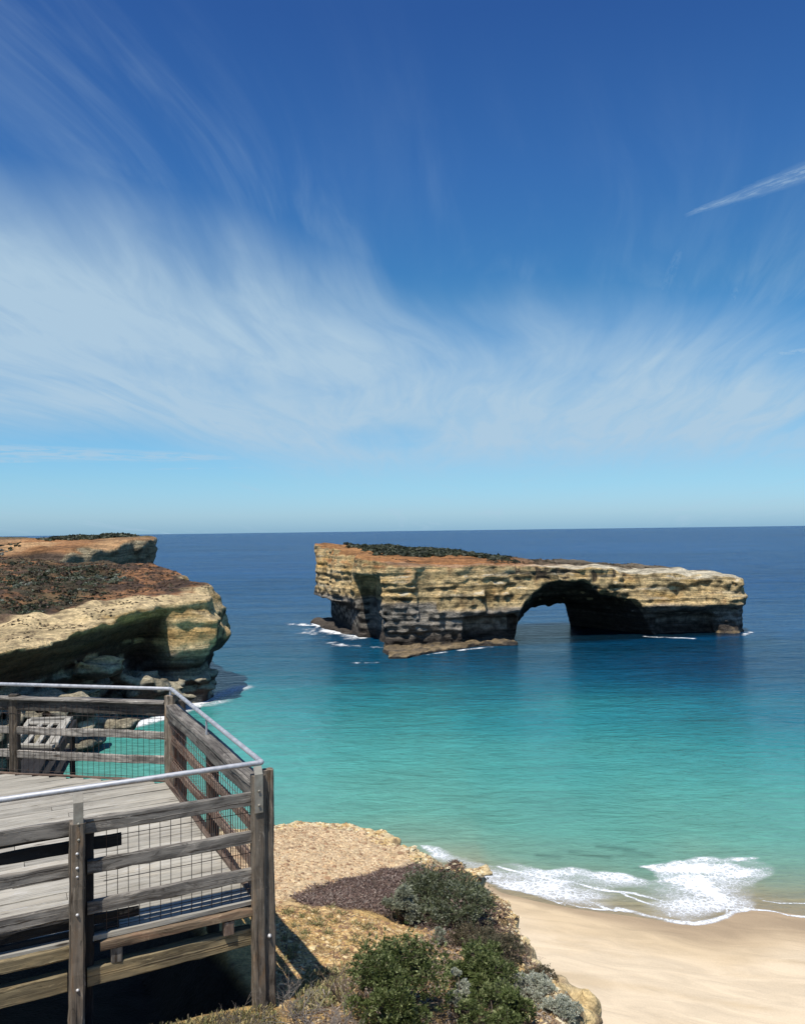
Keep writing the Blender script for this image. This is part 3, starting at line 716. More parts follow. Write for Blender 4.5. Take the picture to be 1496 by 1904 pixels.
hgt = n.add(n.add(n.add(n.mul(w1, 1.0), n.mul(w2, 0.38)), n.mul(w3, n.sm(dist, 200, 1200, 3.0, 14.0))), n.mul(w5, n.sm(dist, 400, 3000, 0.0, 70.0)))
n.put(p.inputs['Normal'], n.bump(hgt, n.sm(dist, 75, 190, 0.42, 1.0), 1.0))
far = n.sm(dist, 60, 260)
k = n.add(1.0, n.mul(n.mul(n.sub(n.add(n.mul(w1, 0.5), n.mul(w2, 0.5)), 0.5), 2.6), n.add(0.30, far)))
k = n.mul(k, n.add(1.0, n.mul(n.sub(w3, 0.5), n.mul(far, 0.9))))
k = n.mul(k, n.add(1.0, n.mul(n.sub(w4, 0.5), n.sm(dist, 300, 1500, 0.0, 0.8))))
k = n.mul(k, 1.06)
n.put(p.inputs['Base Color'], n.mixc(1.0, a, n.comb(k, k, k), 'MULTIPLY'))
p.inputs['Roughness'].default_value = 0.16
n.put(p.inputs['IOR'], n.sm(dist, 120, 500, 1.33, 1.12))
n.put(p.inputs['Specular IOR Level'], n.sm(dist, 80, 420, 0.22, 0.05))
M_SEA = m
ob = link('sea', me, M_SEA); tag(ob, kind='structure')

# ------------------------------------------------------------------ foam
def foam_mat(scale):
    m, n, p, out = new_mat('foam')
    pos = n.node('ShaderNodeNewGeometry').outputs['Position']
    d = n.attr('foam').outputs['Fac']
    q = n.noise(pos, scale * 0.5, 5, 0.6, 0.4)
    wv = n.node('ShaderNodeVectorMath', operation='ADD'); n.put(wv.inputs[0], pos)
    n.put(wv.inputs[1], n.comb(n.mul(q, 1.6 / scale), n.mul(q, -1.3 / scale), 0.0))
    vo = n.node('ShaderNodeTexVoronoi', feature='DISTANCE_TO_EDGE'); n.put(vo.inputs['Vector'], wv.outputs[0]); vo.inputs['Scale'].default_value = scale
    vo2 = n.node('ShaderNodeTexVoronoi', feature='DISTANCE_TO_EDGE'); n.put(vo2.inputs['Vector'], wv.outputs[0]); vo2.inputs['Scale'].default_value = scale * 2.7
    lace = n.m('MINIMUM', vo.outputs['Distance'], n.mul(vo2.outputs['Distance'], 1.5))
    fineN = n.noise(pos, scale * 3.0, 6, 0.7)
    th = n.sub(1.0, n.mul(lace, 2.4))                       # 1 on cell edges, falls in the cells
    th = n.add(n.mul(th, 0.55), n.mul(fineN, 0.45))
    al = n.sm(n.add(d, n.mul(n.sub(th, 0.62), 1.5)), 0.40, 0.86)
    al = n.mul(al, n.sm(d, 0.02, 0.12))
    al = n.m('MAXIMUM', n.mul(al, 0.93), n.mul(n.mul(n.sm(d, 0.15, 0.6), n.sm(q, 0.35, 0.65, 0.5, 1.0)), 0.45))
    n.put(p.inputs['Base Color'], (0.82, 0.84, 0.85)); n.put(p.inputs['Alpha'], al)
    n.put(p.inputs['Normal'], n.bump(th, 0.5, 0.05))
    p.inputs['Roughness'].default_value = 0.8
    return m
M_FOAM = foam_mat(1.9); M_FOAM_FAR = foam_mat(0.55)
def seg_d(X, Y, pts):
    d = np.full(X.shape, 1e9)
    for i in range(len(pts) - 1):
        a, b = np.asarray(pts[i]), np.asarray(pts[i + 1]); e_ = b - a
        t = np.clip(((X - a[0]) * e_[0] + (Y - a[1]) * e_[1]) / (e_ @ e_ + 1e-9), 0, 1)
        d = np.minimum(d, (X - a[0] - t * e_[0]) ** 2 + (Y - a[1] - t * e_[1]) ** 2)
    return np.sqrt(d)
def foam_patch(res, bounds, dens, mat, zf):
    xs = np.arange(bounds[0], bounds[1], res); ys = np.arange(bounds[2], bounds[3], res)
    XX, YY = np.meshgrid(xs, ys, indexing='ij')
    D = dens(XX, YY)
    me, v = grid_mesh('sea_foam', xs, ys, zf)
    keep = D.ravel() > 0.015
    nf = len(me.polygons); idx = np.empty(nf * 4, np.int32); me.polygons.foreach_get('vertices', idx); f = idx.reshape(-1, 4)
    f = f[keep[f].any(1)]; used = np.zeros(len(v), bool); used[f.ravel()] = True
    mp = -np.ones(len(v), int); mp[used] = np.arange(used.sum())
    me2 = mesh_np('sea_foam', v[used], mp[f]); set_float(me2, 'foam', D.ravel()[used])
    bpy.data.meshes.remove(me)
    ob = link('sea_foam', me2, mat); tag(ob, kind='stuff'); return ob
P2 = lambda *q: [tuple(on(a, b)[:2]) for a, b in q]
swash = P2((905, 1606), (960, 1603), (1020, 1612), (1060, 1608), (1110, 1618), (1160, 1622), (1210, 1636), (1200, 1612), (1250, 1598), (1300, 1588), (1370, 1594), (1425, 1600), (1460, 1622), (1425, 1650), (1437, 1662), (1400, 1690), (1370, 1697),
           (1345, 1709), (1320, 1716), (1290, 1720), (1240, 1715), (1180, 1705), (1120, 1695), (1050, 1690), (990, 1672), (925, 1655), (880, 1625))
core = P2((1195, 1612), (1260, 1598), (1330, 1592), (1400, 1600), (1448, 1620), (1420, 1645), (1370, 1650), (1375, 1690), (1330, 1700), (1290, 1668), (1240, 1650), (1215, 1634))
lines = [(P2((925, 1612), (960, 1620), (1010, 1632), (1060, 1641), (1120, 1655), (1180, 1662), (1240, 1680), (1300, 1693), (1350, 1690)), 0.22),
         (P2((1003, 1640), (1060, 1664), (1110, 1684), (1145, 1694)), 0.16), (P2((1150, 1658), (1200, 1680), (1262, 1697)), 0.16),
         (P2((1150, 1690), (1200, 1705), (1250, 1714), (1292, 1718), (1325, 1713), (1348, 1706), (1362, 1697), (1392, 1690)), 0.42),
         (P2((1265, 1640), (1300, 1668), (1340, 1690), (1392, 1692)), 0.16), 
         (P2((1392, 1690), (1430, 1694), (1465, 1702), (1520, 1706)), 0.16), (P2((1418, 1676), (1450, 1681), (1520, 1681)), 0.14), (P2((1244, 1697), (1246, 1706)), 0.1), (P2((1350, 1690), (1351, 1704)), 0.15),
         (P2((990, 1668), (1080, 1688), (1160, 1694)), 0.10), (P2((930, 1645), (990, 1662), (1050, 1685)), 0.10)]
leftf = P2((780, 1572), (815, 1576), (850, 1590), (905, 1602), (930, 1612), (900, 1625), (850, 1612), (800, 1598))
def dens_beach(X, Y):
    P = np.stack([X.ravel(), Y.ravel(), np.zeros(X.size)], 1)
    n = fbm(P, (3.0, 1.6, 9), 111, 4).reshape(X.shape); nb = fbm(P, (6, 2.5, 9), 117, 3).reshape(X.shape)
    s = -poly_sdf(X, Y, swash); D = sstep(s + 0.9 * n, -0.25, 0.9) * (0.47 + 0.50 * nb)
    s = -poly_sdf(X, Y, core); D = np.maximum(D, sstep(s + 2.2 * n, -1.0, 2.6) * (0.90 + 0.5 * nb + 0.35 * n))
    up = sstep(-(Y - shore(X)), -6.5, -2.0)
    for pts, wd in lines:
        d = seg_d(X + 0.25 * n, Y + 0.25 * n, pts); D = np.maximum(D, (0.52 + 0.5 * np.clip(n + 0.4, 0, 0.8)) * np.exp(-(d / (wd * 0.8 + 0.06 * n)) ** 2))
    s = -poly_sdf(X, Y, leftf); D = np.maximum(D, sstep(s + 0.9 * n, -0.4, 0.9) * (0.55 + 0.3 * nb))
    # thin lines off the sandy stretch on the right
    d = np.abs(Y - shore(X) - 2.2 - 0.5 * nb * 2); D = np.maximum(D, 0.45 * np.exp(-(d / 0.5) ** 2) * sstep(X, 28, 30) * sstep(n, -0.3, 0.3))
    return np.clip(D, 0, 1.1)
foam_patch(0.11, (0.5, 38, 56, 84), dens_beach, M_FOAM, lambda X, Y: np.maximum(0.03, beach_z(X, Y) + 0.02))
def dens_head(X, Y):
    P = np.stack([X.ravel(), Y.ravel(), np.zeros(X.size)], 1)
    n = fbm(P, (5, 3.5, 9), 121, 4).reshape(X.shape)
    a = P2((95, 1398), (130, 1386), (180, 1370), (230, 1352), (300, 1336), (345, 1318), (375, 1305))
    b = P2((352, 1312), (400, 1296), (440, 1280)); c_ = P2((380, 1312), (410, 1305))
    D = 0.95 * np.exp(-(seg_d(X + n, Y + 2 * n, a) / 1.9) ** 2)
    D = np.maximum(D, 0.62 * np.exp(-(seg_d(X + n, Y + 2 * n, b) / 3.0) ** 2)); D = np.maximum(D, 0.45 * np.exp(-(seg_d(X + n, Y + 2 * n, c_) / 2.5) ** 2))
    return D
foam_patch(0.35, (-62, -20, 95, 170), dens_head, M_FOAM_FAR, lambda X, Y: X * 0 + 0.04)
def dens_isl(X, Y):
    P = np.stack([X.ravel(), Y.ravel(), np.zeros(X.size)], 1)
    n = fbm(P, (8, 9, 9), 131, 5).reshape(X.shape); n2 = fbm(P, (2.4, 5, 9), 137, 4).reshape(X.shape); n3 = fbm(P, (3.0, 6, 9), 139, 4).reshape(X.shape)
    D = 0 * X
    for pts, wd, amp in ((((585, 1160), (615, 1166), (640, 1174), (668, 1182)), 6.5, 1.5), (((548, 1160), (590, 1161)), 4.0, 0.9), (((600, 1172), (655, 1184)), 7.0, 0.8), (((610, 1198), (690, 1204)), 3.0, 0.55),
                         (((663, 1233), (700, 1232)), 1.5, 1.1), (((790, 1218), (850, 1210), (915, 1203)), 1.0, 0.8), (((1195, 1184), (1245, 1187), (1285, 1188)), 0.9, 0.95), (((1378, 1182), (1396, 1176)), 1.2, 0.8)):
        D = np.maximum(D, amp * np.exp(-(seg_d(X + 3.0 * n, Y + 7 * n3 * (wd > 2) + 2 * n, P2(*pts)) / wd) ** 2))
    return np.clip(D * np.clip(0.60 + 1.1 * n2, 0, 1.2), 0, 1)
foam_patch(0.5, (-52, 100, 176, 300), dens_isl, M_FOAM_FAR, lambda X, Y: X * 0 + 0.05)

# ================================================================== timber lookout platform
def wood_mat(name, c0, c1, c2, contrast=1.0):
    m, n, p, _ = new_mat(name)
    g = n.attr('grain').outputs['Vector']
    t = n.attr('tint').outputs['Fac']
    a = n.noise(n.scale(g, (1.6, 38, 38)), 1.0, 7, 0.7, 0.5)
    b = n.noise(n.scale(g, (2.2, 9, 9)), 1.0, 5, 0.6, 0.8)
    cr_ = n.noise(n.scale(g, (0.9, 70, 70)), 1.0, 3, 0.5)
    v = n.add(n.mul(a, 0.5), n.mul(b, 0.5))
    c = n.mixc(n.sm(v, 0.34, 0.62), c0, c1)
    c = n.mixc(n.mul(n.sm(b, 0.50, 0.72), 0.75), c, c2)
    c = n.mixc(n.mul(n.sm(cr_, 0.60, 0.70), 0.75 * contrast), c, (0.035, 0.028, 0.024))
    kn = n.node('ShaderNodeTexVoronoi'); n.put(kn.inputs['Vector'], n.scale(g, (1.5, 7, 7))); kn.inputs['Scale'].default_value = 1.6
    c = n.mixc(n.mul(n.sm(kn.outputs['Distance'], 0.16, 0.06), 0.8), c, (0.04, 0.026, 0.016))
    bl = n.noise(n.scale(g, (3.0, 14, 14)), 1.0, 6, 0.75, 1.5)
    c = n.mixc(n.mul(n.sm(bl, 0.56, 0.66), 0.55 * contrast), c, tuple(min(0.6, q_ * 1.7) for q_ in c1))
    c = n.mixc(n.mul(n.sm(bl, 0.46, 0.36), 0.55 * contrast), c, tuple(q_ * 0.55 for q_ in c0))
    c = n.mixc(1.0, c, n.comb(t, t, t), 'MULTIPLY')
    n.put(p.inputs['Base Color'], c)
    n.put(p.inputs['Normal'], n.bump(n.sub(v, n.mul(n.sm(cr_, 0.56, 0.7), 0.8)), 0.8, 0.008))
    p.inputs['Roughness'].default_value = 0.85
    return m
M_POST = wood_mat('weathered_post_timber', (0.085, 0.066, 0.046), (0.23, 0.19, 0.145), (0.22, 0.125, 0.055), 1.2)
M_RAIL = wood_mat('weathered_rail_timber', (0.075, 0.064, 0.054), (0.26, 0.235, 0.20), (0.33, 0.29, 0.24), 1.2)
M_BROWN = wood_mat('yellowed_beam_timber', (0.11, 0.085, 0.05), (0.30, 0.235, 0.13), (0.36, 0.26, 0.13))
M_DECK = wood_mat('bleached_deck_boards', (0.29, 0.26, 0.21), (0.46, 0.43, 0.36), (0.41, 0.36, 0.28), 0.6)
M_DARK = wood_mat('shade_black_timber', (0.012, 0.011, 0.011), (0.026, 0.024, 0.023), (0.03, 0.026, 0.022))  # near black: shade put into the timber's own colour
M_TOE = wood_mat('rusty_toe_timber', (0.09, 0.06, 0.04), (0.26, 0.19, 0.12), (0.20, 0.10, 0.06))
M_RED = wood_mat('reddish_timber', (0.12, 0.072, 0.050), (0.30, 0.225, 0.17), (0.20, 0.12, 0.08))
def metal_mat(name, col, rough, metallic, rust=0.0):
    m, n, p, _ = new_mat(name)
    pos = n.node('ShaderNodeNewGeometry').outputs['Position']
    a = n.noise(pos, 22, 5, 0.6)
    c = n.mixc(n.sm(a, 0.3, 0.7), tuple(x * 0.8 for x in col), tuple(min(1, x * 1.1) for x in col))
    if rust: c = n.mixc(n.mul(n.sm(n.noise(pos, 9, 4, 0.6), 0.42, 0.6), rust), c, (0.16, 0.055, 0.025))
    n.put(p.inputs['Base Color'], c); n.put(p.inputs['Roughness'], n.sm(a, 0.2, 0.8, rough * 0.8, rough * 1.3))
    p.inputs['Metallic'].default_value = metallic; p.inputs['Specular IOR Level'].default_value = 0.5
    return m
M_PIPE = metal_mat('galvanised_pipe', (0.50, 0.50, 0.51), 0.62, 0.6)
M_BRKT = metal_mat('steel_bracket', (0.34, 0.32, 0.26), 0.6, 0.2, 0.15)
M_WIRE = metal_mat('dark_mesh_wire', (0.05, 0.045, 0.042), 0.6, 0.4, 0.3)
M_RWIRE = metal_mat('rusty_mesh_wire', (0.14, 0.10, 0.085), 0.7, 0.3, 0.8)
M_BOLT = metal_mat('bolt_head', (0.60, 0.58, 0.56), 0.5, 0.4)

class MB:
    def __init__(s): s.v = []; s.f = []; s.g = []; s.t = []
    def beam(s, p0, p1, w, hgt, up=(0, 0, 1), bev=0.006, seg=None, jit=0.0016, tint=1.0):
        """timber from p0 to p1 (centre line); w across, hgt along up"""
        p0, p1 = np.asarray(p0, float), np.asarray(p1, float)
        d = p1 - p0; L = np.linalg.norm(d); d /= L; up = np.asarray(up, float)
        sd = np.cross(d, up); sd /= np.linalg.norm(sd); u = np.cross(sd, d)
        b = min(bev, w * 0.2, hgt * 0.2)
        prof = [(-w / 2 + b, -hgt / 2), (w / 2 - b, -hgt / 2), (w / 2, -hgt / 2 + b), (w / 2, hgt / 2 - b), (w / 2 - b, hgt / 2), (-w / 2 + b, hgt / 2), (-w / 2, hgt / 2 - b), (-w / 2, -hgt / 2 + b)]
        seg = seg or max(2, int(L / 0.10)); base = len(s.v); off = rng.uniform(-20, 20, 3)
        ph = rng.uniform(0, 6.28, 4); wa = min(0.0035, L * 0.0015)
        for k in range(seg + 1):
            x_ = L * k / seg; q = p0 + d * x_ + u * wa * (math.sin(x_ * 2.3 + ph[0]) + 0.5 * math.sin(x_ * 6.1 + ph[1])) + sd * wa * math.sin(x_ * 3.1 + ph[2])
            for (a, c) in prof:
                ja, jc = rng.normal(0, jit, 2)
                s.v.append(q + sd * (a + ja) + u * (c + jc)); s.g.append((L * k / seg + off[0], a + off[1], c + off[2])); s.t.append(tint)
        for k in range(seg):
            for j in range(8):
                a, c = base + k * 8 + j, base + k * 8 + (j + 1) % 8
                s.f.append((a, c, c + 8, a + 8))
        e0, e1 = base, base + seg * 8
        s.f.append((e0 + 7, e0 + 6, e0 + 5, e0 + 4)); s.f.append((e0 + 7, e0 + 4, e0 + 3, e0)); s.f.append((e0, e0 + 3, e0 + 2, e0 + 1))
        s.f.append((e1 + 4, e1 + 5, e1 + 6, e1 + 7)); s.f.append((e1, e1 + 3, e1 + 4, e1 + 7)); s.f.append((e1 + 1, e1 + 2, e1 + 3, e1))
    def tube(s, pts, r, n=8, cap=True):
        pts = [np.asarray(p, float) for p in pts]; base = len(s.v)
        rs = r if hasattr(r, '__len__') else [r] * len(pts)
        t0 = pts[1] - pts[0]; ref = np.array([0, 0, 1.0]) if abs(t0[2]) < 0.9 * np.linalg.norm(t0) else np.array([1.0, 0, 0])
        for k, q in enumerate(pts):
            t = pts[min(k + 1, len(pts) - 1)] - pts[max(k - 1, 0)]; t = t / (np.linalg.norm(t) + 1e-12)
            a = np.cross(t, ref); a /= (np.linalg.norm(a) + 1e-12); b = np.cross(t, a)
            for j in range(n):
                th = 2 * math.pi * j / n
                s.v.append(q + rs[k] * (a * math.cos(th) + b * math.sin(th))); s.g.append(tuple(q)); s.t.append(1.0)
        for k in range(len(pts) - 1):
            for j in range(n):
                a, c = base + k * n + j, base + k * n + (j + 1) % n
                s.f.append((a, c, c + n, a + n))
        if cap and n >= 4:
            for e_, rev in ((base, 0), (base + (len(pts) - 1) * n, 1)):
                for j in range(1, n - 2, 2):
                    q = (e_, e_ + j, e_ + j + 1, e_ + (j + 2) % n)
                    s.f.append(q if rev else q[::-1])
    def build(s, name, mat, parent=None, smooth=False):
        me = mesh_np(name, np.array(s.v), np.array(s.f), smooth)
        set_vec(me, 'grain', np.array(s.g)); set_float(me, 'tint', np.array(s.t))
        return link(name, me, mat, parent)

Z0 = H - 2.88                                  # deck surface
ZP = H - 1.81                                  # handrail
C1 = on(487, 1418, ZP)[:2]; UL = on(0, 1488, ZP)[:2] - C1; UL /= np.linalg.norm(UL)      # near run goes off to the left
C2 = on(318, 1281, ZP)[:2]; UF = on(0, 1272, ZP)[:2] - C2; UF /= np.linalg.norm(UF)      # far run
UR = (C2 - C1) / np.linalg.norm(C2 - C1); LR = np.linalg.norm(C2 - C1)
NN = np.array([UL[1], -UL[0]]); NN = NN if NN[1] > 0 else -NN       # towards the deck from the near fence
NR = np.array([-UR[1], UR[0]]); NR = NR if NR[0] < 0 else -NR       # towards the deck from the right fence
NF = np.array([UF[1], -UF[0]]); NF = NF if NF[1] < 0 else -NF       # towards the deck from the far fence
def p3(q, z): return np.array([q[0], q[1], z])
plat = empty('lookout_platform', (-2.0, 7.5, Z0), 'weathered timber lookout deck with steel handrail and wire mesh railings on the cliff edge', 'lookout platform')

# deck boards, parallel to the near fence
LEFT_END = C1 + UL * 4.6; FAR_END = C2 + UF * 6.5
deck_poly = [tuple(C1 + NR * 0.03 + NN * 0.03), tuple(C2 + NR * 0.05 + NF * 0.03), tuple(FAR_END), tuple(LEFT_END + NN * 0.03)]
mb = MB(); bw = 0.132; row = 0
origin = C1 + NN * (bw / 2 + 0.03)
def clip_line(q, d, poly):
    """parameters where the line q + t d crosses the polygon"""
    ts = []
    for i in range(len(poly)):
        a, b = np.array(poly[i]), np.array(poly[(i + 1) % len(poly)]); e_ = b - a
        den = d[0] * e_[1] - d[1] * e_[0]
        if abs(den) < 1e-9: continue
        t = ((a[0] - q[0]) * e_[1] - (a[1] - q[1]) * e_[0]) / den; k = ((a[0] - q[0]) * d[1] - (a[1] - q[1]) * d[0]) / den
        if 0 <= k <= 1: ts.append(t)
    return sorted(ts)
while row < 60:
    q = origin + NN * row * (bw + 0.011); ts = clip_line(q, UL, deck_poly)
    row += 1
    if len(ts) < 2: continue
    t0, t1 = ts[0], ts[-1]
    if t1 - t0 < 0.15: continue
    cuts = [t0] + sorted(t for t in [t0 + rng.uniform(1.0, 2.8) + k * 3.4 for k in range(4)] if t0 + 0.4 < t < t1 - 0.4) + [t1]
    for a, b in zip(cuts[:-1], cuts[1:]):
        mb.beam(p3(q + UL * (a + 0.003), Z0 - 0.02 + rng.normal(0, 0.0012)), p3(q + UL * (b - 0.003), Z0 - 0.02 + rng.normal(0, 0.0012)), bw, 0.04, seg=max(2, int((b - a) / 0.35)), bev=0.005, tint=rng.uniform(0.80, 1.08))
mb.build('deck', M_DECK, plat)
_u = np.array([p3(np.array(q) * 1.0, Z0 - 0.050) for q in deck_poly] + [p3(np.array(q) * 1.0, Z0 - 0.058) for q in deck_poly])
_me = mesh_np('light_blocker', _u, np.array([(0, 1, 2, 3), (7, 6, 5, 4), (0, 4, 5, 1), (1, 5, 6, 2), (2, 6, 7, 3), (3, 7, 4, 0)]), False)
set_vec(_me, 'grain', _u); set_float(_me, 'tint', np.ones(8)); link('light_blocker', _me, M_DARK, plat)  # added sheet, stops sun leaking through the board gaps and darkens below

# edge boards, bearers and beams under the deck
def run(name, p, q, z0, z1, w, mat, tint=1.0, bev=0.007):
    b = MB(); b.beam(p3(p, (z0 + z1) / 2), p3(q, (z0 + z1) / 2), w, z1 - z0, bev=bev, tint=tint, jit=0.0025); return b.build(name, mat, plat)
T2 = float(np.linalg.norm(on(141, 1468, ZP)[:2] - C1))
POST2 = C1 + UL * T2
inn = NN * 0.075
run('toe_board', C1 + UL * 0.08 + NN * 0.02, POST2 - UL * 0.16 + NN * 0.02, H - 2.985, H - 2.925, 0.06, M_TOE)
run('toe_board', POST2 + UL * 0.03 + NN * 0.02, POST2 + UL * 3.4 + NN * 0.02, H - 2.99, H - 2.905, 0.05, M_BROWN)
run('beam', C1 + UL * 0.08 + inn, POST2 - UL * 0.07 + inn * 0.6, H - 3.225, H - 3.095, 0.09, M_BROWN)
run('beam', POST2 + UL * 0.06 + inn * 0.6, POST2 + UL * 3.4 + inn * 0.6, H - 3.225, H - 3.095, 0.09, M_BROWN, 0.85)
run('edge_board', C1 + UR * 0.08 - NR * 0.03, C2 - NR * 0.03, Z0 - 0.19, Z0 - 0.045, 0.045, M_DARK)
run('edge_board', C2 + UF * 0.05 - NF * 0.03, FAR_END, Z0 - 0.19, Z0 - 0.045, 0.045, M_DARK)
for k in range(1, 9):                                                # joists hidden in the shade
    q = C1 + UR * 0.05 + UL * (0.62 * k) + NN * 0.3; ts = clip_line(q, NN, deck_poly)
    if ts and ts[-1] > 0.5:
        b = MB(); b.beam(p3(q, Z0 - 0.12), p3(q + NN * (ts[-1] - 0.1), Z0 - 0.12), 0.05, 0.14, seg=4); b.build('joist', M_DARK, plat)
for t_, m_ in ((0.40, M_RED), (1.09, M_RAIL), (2.1, M_RAIL), (3.0, M_RAIL)):      # short blocks standing on the near beam
    b = MB(); q = C1 + UL * (t_ if t_ > 1 else 0.27); b.beam(p3(q + inn * 0.5, H - 3.094), p3(q + inn * 0.5, H - 2.992), 0.075, 0.08, up=(UL[0], UL[1], 0), seg=2)
    b.build('block', m_, plat)

# posts
def post(q, zb, zt, wx, wy, dr, mat=M_POST, tint=1.0, bolts=(), face=None):
    b = MB(); b.beam(p3(q, zb), p3(q, zt), wx, wy, up=(dr[0], dr[1], 0), bev=0.014, seg=26, jit=0.0022, tint=tint)
    po = b.build('post', mat, plat)
    for (dx, z_) in bolts:
        b = MB(); a_ = q + dx + face * 0.001
        b.tube([p3(a_, z_), p3(a_ + face * 0.006, z_)], 0.017, 10); b.tube([p3(a_ + face * 0.006, z_), p3(a_ + face * 0.014, z_), p3(a_ + face * 0.020, z_)], [0.012, 0.011, 0.005], 8)
        bo = b.build('bolt', M_BOLT, None, True); bo.parent = po; bo.location = (0, 0, 0)
    return po
S1 = -UL                                      # to the right along the near fence
fout = -NN
# double corner post: a square post and a rounder one beside it
pc = C1 + UL * 0.038
post(pc, H - 3.95, H - 1.90, 0.092, 0.10, UL, tint=1.0, bolts=(), face=fout)
post(pc + S1 * 0.078 + NN * 0.02, H - 3.95, H - 1.875, 0.072, 0.11, UL, tint=1.0, bolts=((fout * 0.04 - S1 * 0.0, H - 3.04 - 0.12),), face=fout)
px2 = POST2 + fout * 0.03
post(px2, H - 4.3, H - 2.03, 0.122, 0.10, UL, tint=1.0, face=fout,
     bolts=[(fout * 0.05, H - z_) for z_ in (2.235, 2.335, 2.395, 2.66, 3.18)])
post(POST2 - UL * 0.075 + NN * 0.07, H - 4.3, H - 2.06, 0.085, 0.09, UL, mat=M_DARK)  # added near-black post, stands in for the shadow strip beside its neighbour
post(C1 + UL * 2.95 + fout * 0.03, H - 4.6, H - 2.03, 0.122, 0.10, UL, face=fout)
post(C2, H - 3.7, H - 1.885, 0.125, 0.125, UF, tint=1.25)
mid = C1 + UR * 1.78 - NR * 0.05
post(mid, H - 3.9, H - 2.02, 0.11, 0.11, UR, mat=M_POST, tint=0.45)
post(C2 - NR * 0.10 - UR * 0.02, H - 3.9, H - 1.95, 0.11, 0.13, UR, mat=M_POST, tint=0.5)
for k in (2.08, 4.2): post(C2 + UF * k - NF * 0.02, H - 3.9, H - 1.93, 0.10, 0.11, UF, tint=0.55)
# rails
def rail(p, q, ztop, hgt, w, mat, tint=1.0):
    return run('rail', p, q, H + ztop - hgt, H + ztop, w, mat, tint)
rt = ((-2.035, 0.105), (-2.335, 0.095), (-2.625, 0.095))
for k, (zt, hh) in enumerate(rt):
    rail(C1 + UL * 0.05 + inn * 0.35, POST2 - UL * (0.02 if k == 0 else 0.075) + inn * 0.35, zt, hh, 0.042, M_RAIL, (0.95, 1.0, 1.05)[k])
    rail(POST2 + UL * 0.03 + inn * 0.35, POST2 + UL * 3.4 + inn * 0.35, zt, hh, 0.042, M_RAIL, (0.85, 0.9, 1.05)[k])
# second boards just inside the left bays, shade painted in as near black
for zt, hh, ext in ((-2.205, 0.085, 0.32), (-2.405, 0.048, 0.27), (-2.145, 0.022, 0.32), (-2.765, 0.07, 0.44), (-2.845, 0.05, 0.30)):
    rail(POST2 - UL * ext + NN * 0.10, POST2 + UL * 3.4 + NN * 0.10, zt, hh, 0.03, M_DARK)
# right run: broad cap rail, two rails under it
b = MB(); b.beam(p3(C1 + UR * 0.10 + NR * 0.0, H - 2.00), p3(C2 - UR * 0.06, H - 2.00), 0.145, 0.042, tint=0.85); b.build('cap_rail', M_RAIL, plat)
b = MB(); b.beam(p3(C1 + UR * 0.10 + NR * 0.05, H - 2.075), p3(C2 - UR * 0.06 + NR * 0.05, H - 2.075), 0.035, 0.10, tint=0.7); b.build('rail', M_RAIL, plat)
rail(C1 + UR * 0.08 - NR * 0.0, C2 - UR * 0.06, -2.335, 0.09, 0.042, M_RED, 0.9)
rail(C1 + UR * 0.08 - NR * 0.0, C2 - UR * 0.06, -2.625, 0.09, 0.042, M_RED, 0.9)
# far run
rail(C2 + UF * 0.065, FAR_END, -1.955, 0.030, 0.13, M_RAIL, 1.15)
rail(C2 + UF * 0.065, FAR_END, -1.987, 0.135, 0.04, M_RAIL, 0.33)
rail(C2 + UF * 0.065, FAR_END, -2.315, 0.088, 0.04, M_RAIL, 1.35)
rail(C2 + UF * 0.065, FAR_END, -2.60, 0.092, 0.04, M_RAIL, 1.35)
# infill mesh
def mesh_panel(p, q, z0, z1, step, hz, r, mat, name='wire_mesh'):
    b = MB(); d = q - p; L = np.linalg.norm(d); d = d / L; k = 0.04
    while k < L - 0.02:
        a = p + d * k; b.tube([p3(a, z0 + rng.normal(0, 0.002)), p3(a + rng.normal(0, 0.0012, 2), z1)], r, 4, False); k += step
    for z_ in hz: b.tube([p3(p + d * 0.02, z_), p3(p + d * (L - 0.02), z_)], r, 4, False)
    return b.build(name, mat, plat, True)
mesh_panel(POST2 - UL * 0.17 + NN * 0.062, C1 + UL * 0.03 + NN * 0.062, H - 2.90, H - 2.06, 0.0765, (H - 2.205, H - 2.52, H - 2.80, H - 2.86), 0.0027, M_WIRE)
mesh_panel(C1 + UR * 0.12 + NR * 0.045, C2 - UR * 0.07 + NR * 0.045, Z0 - 0.01, H - 2.05, 0.0765, (H - 2.20, H - 2.52, Z0 + 0.02), 0.0030, M_RWIRE)
mesh_panel(C2 + UF * 0.07 + NF * 0.05, FAR_END, Z0 - 0.01, H - 2.02, 0.0725, (H - 2.15, H - 2.83), 0.0027, M_WIRE)
b = MB(); b.beam(p3(C1 + UR * 0.12 + NR * 0.055, Z0 + 0.012), p3(C2 - UR * 0.05 + NR * 0.055, Z0 + 0.012), 0.045, 0.028, tint=0.55); b.build('angle_iron', M_RED, plat)
b = MB(); b.beam(p3(C2 + UF * 0.05 + NF * 0.045, Z0 + 0.010), p3(FAR_END + NF * 0.045, Z0 + 0.010), 0.03, 0.020, tint=0.7); b.build('angle_iron', M_RED, plat)

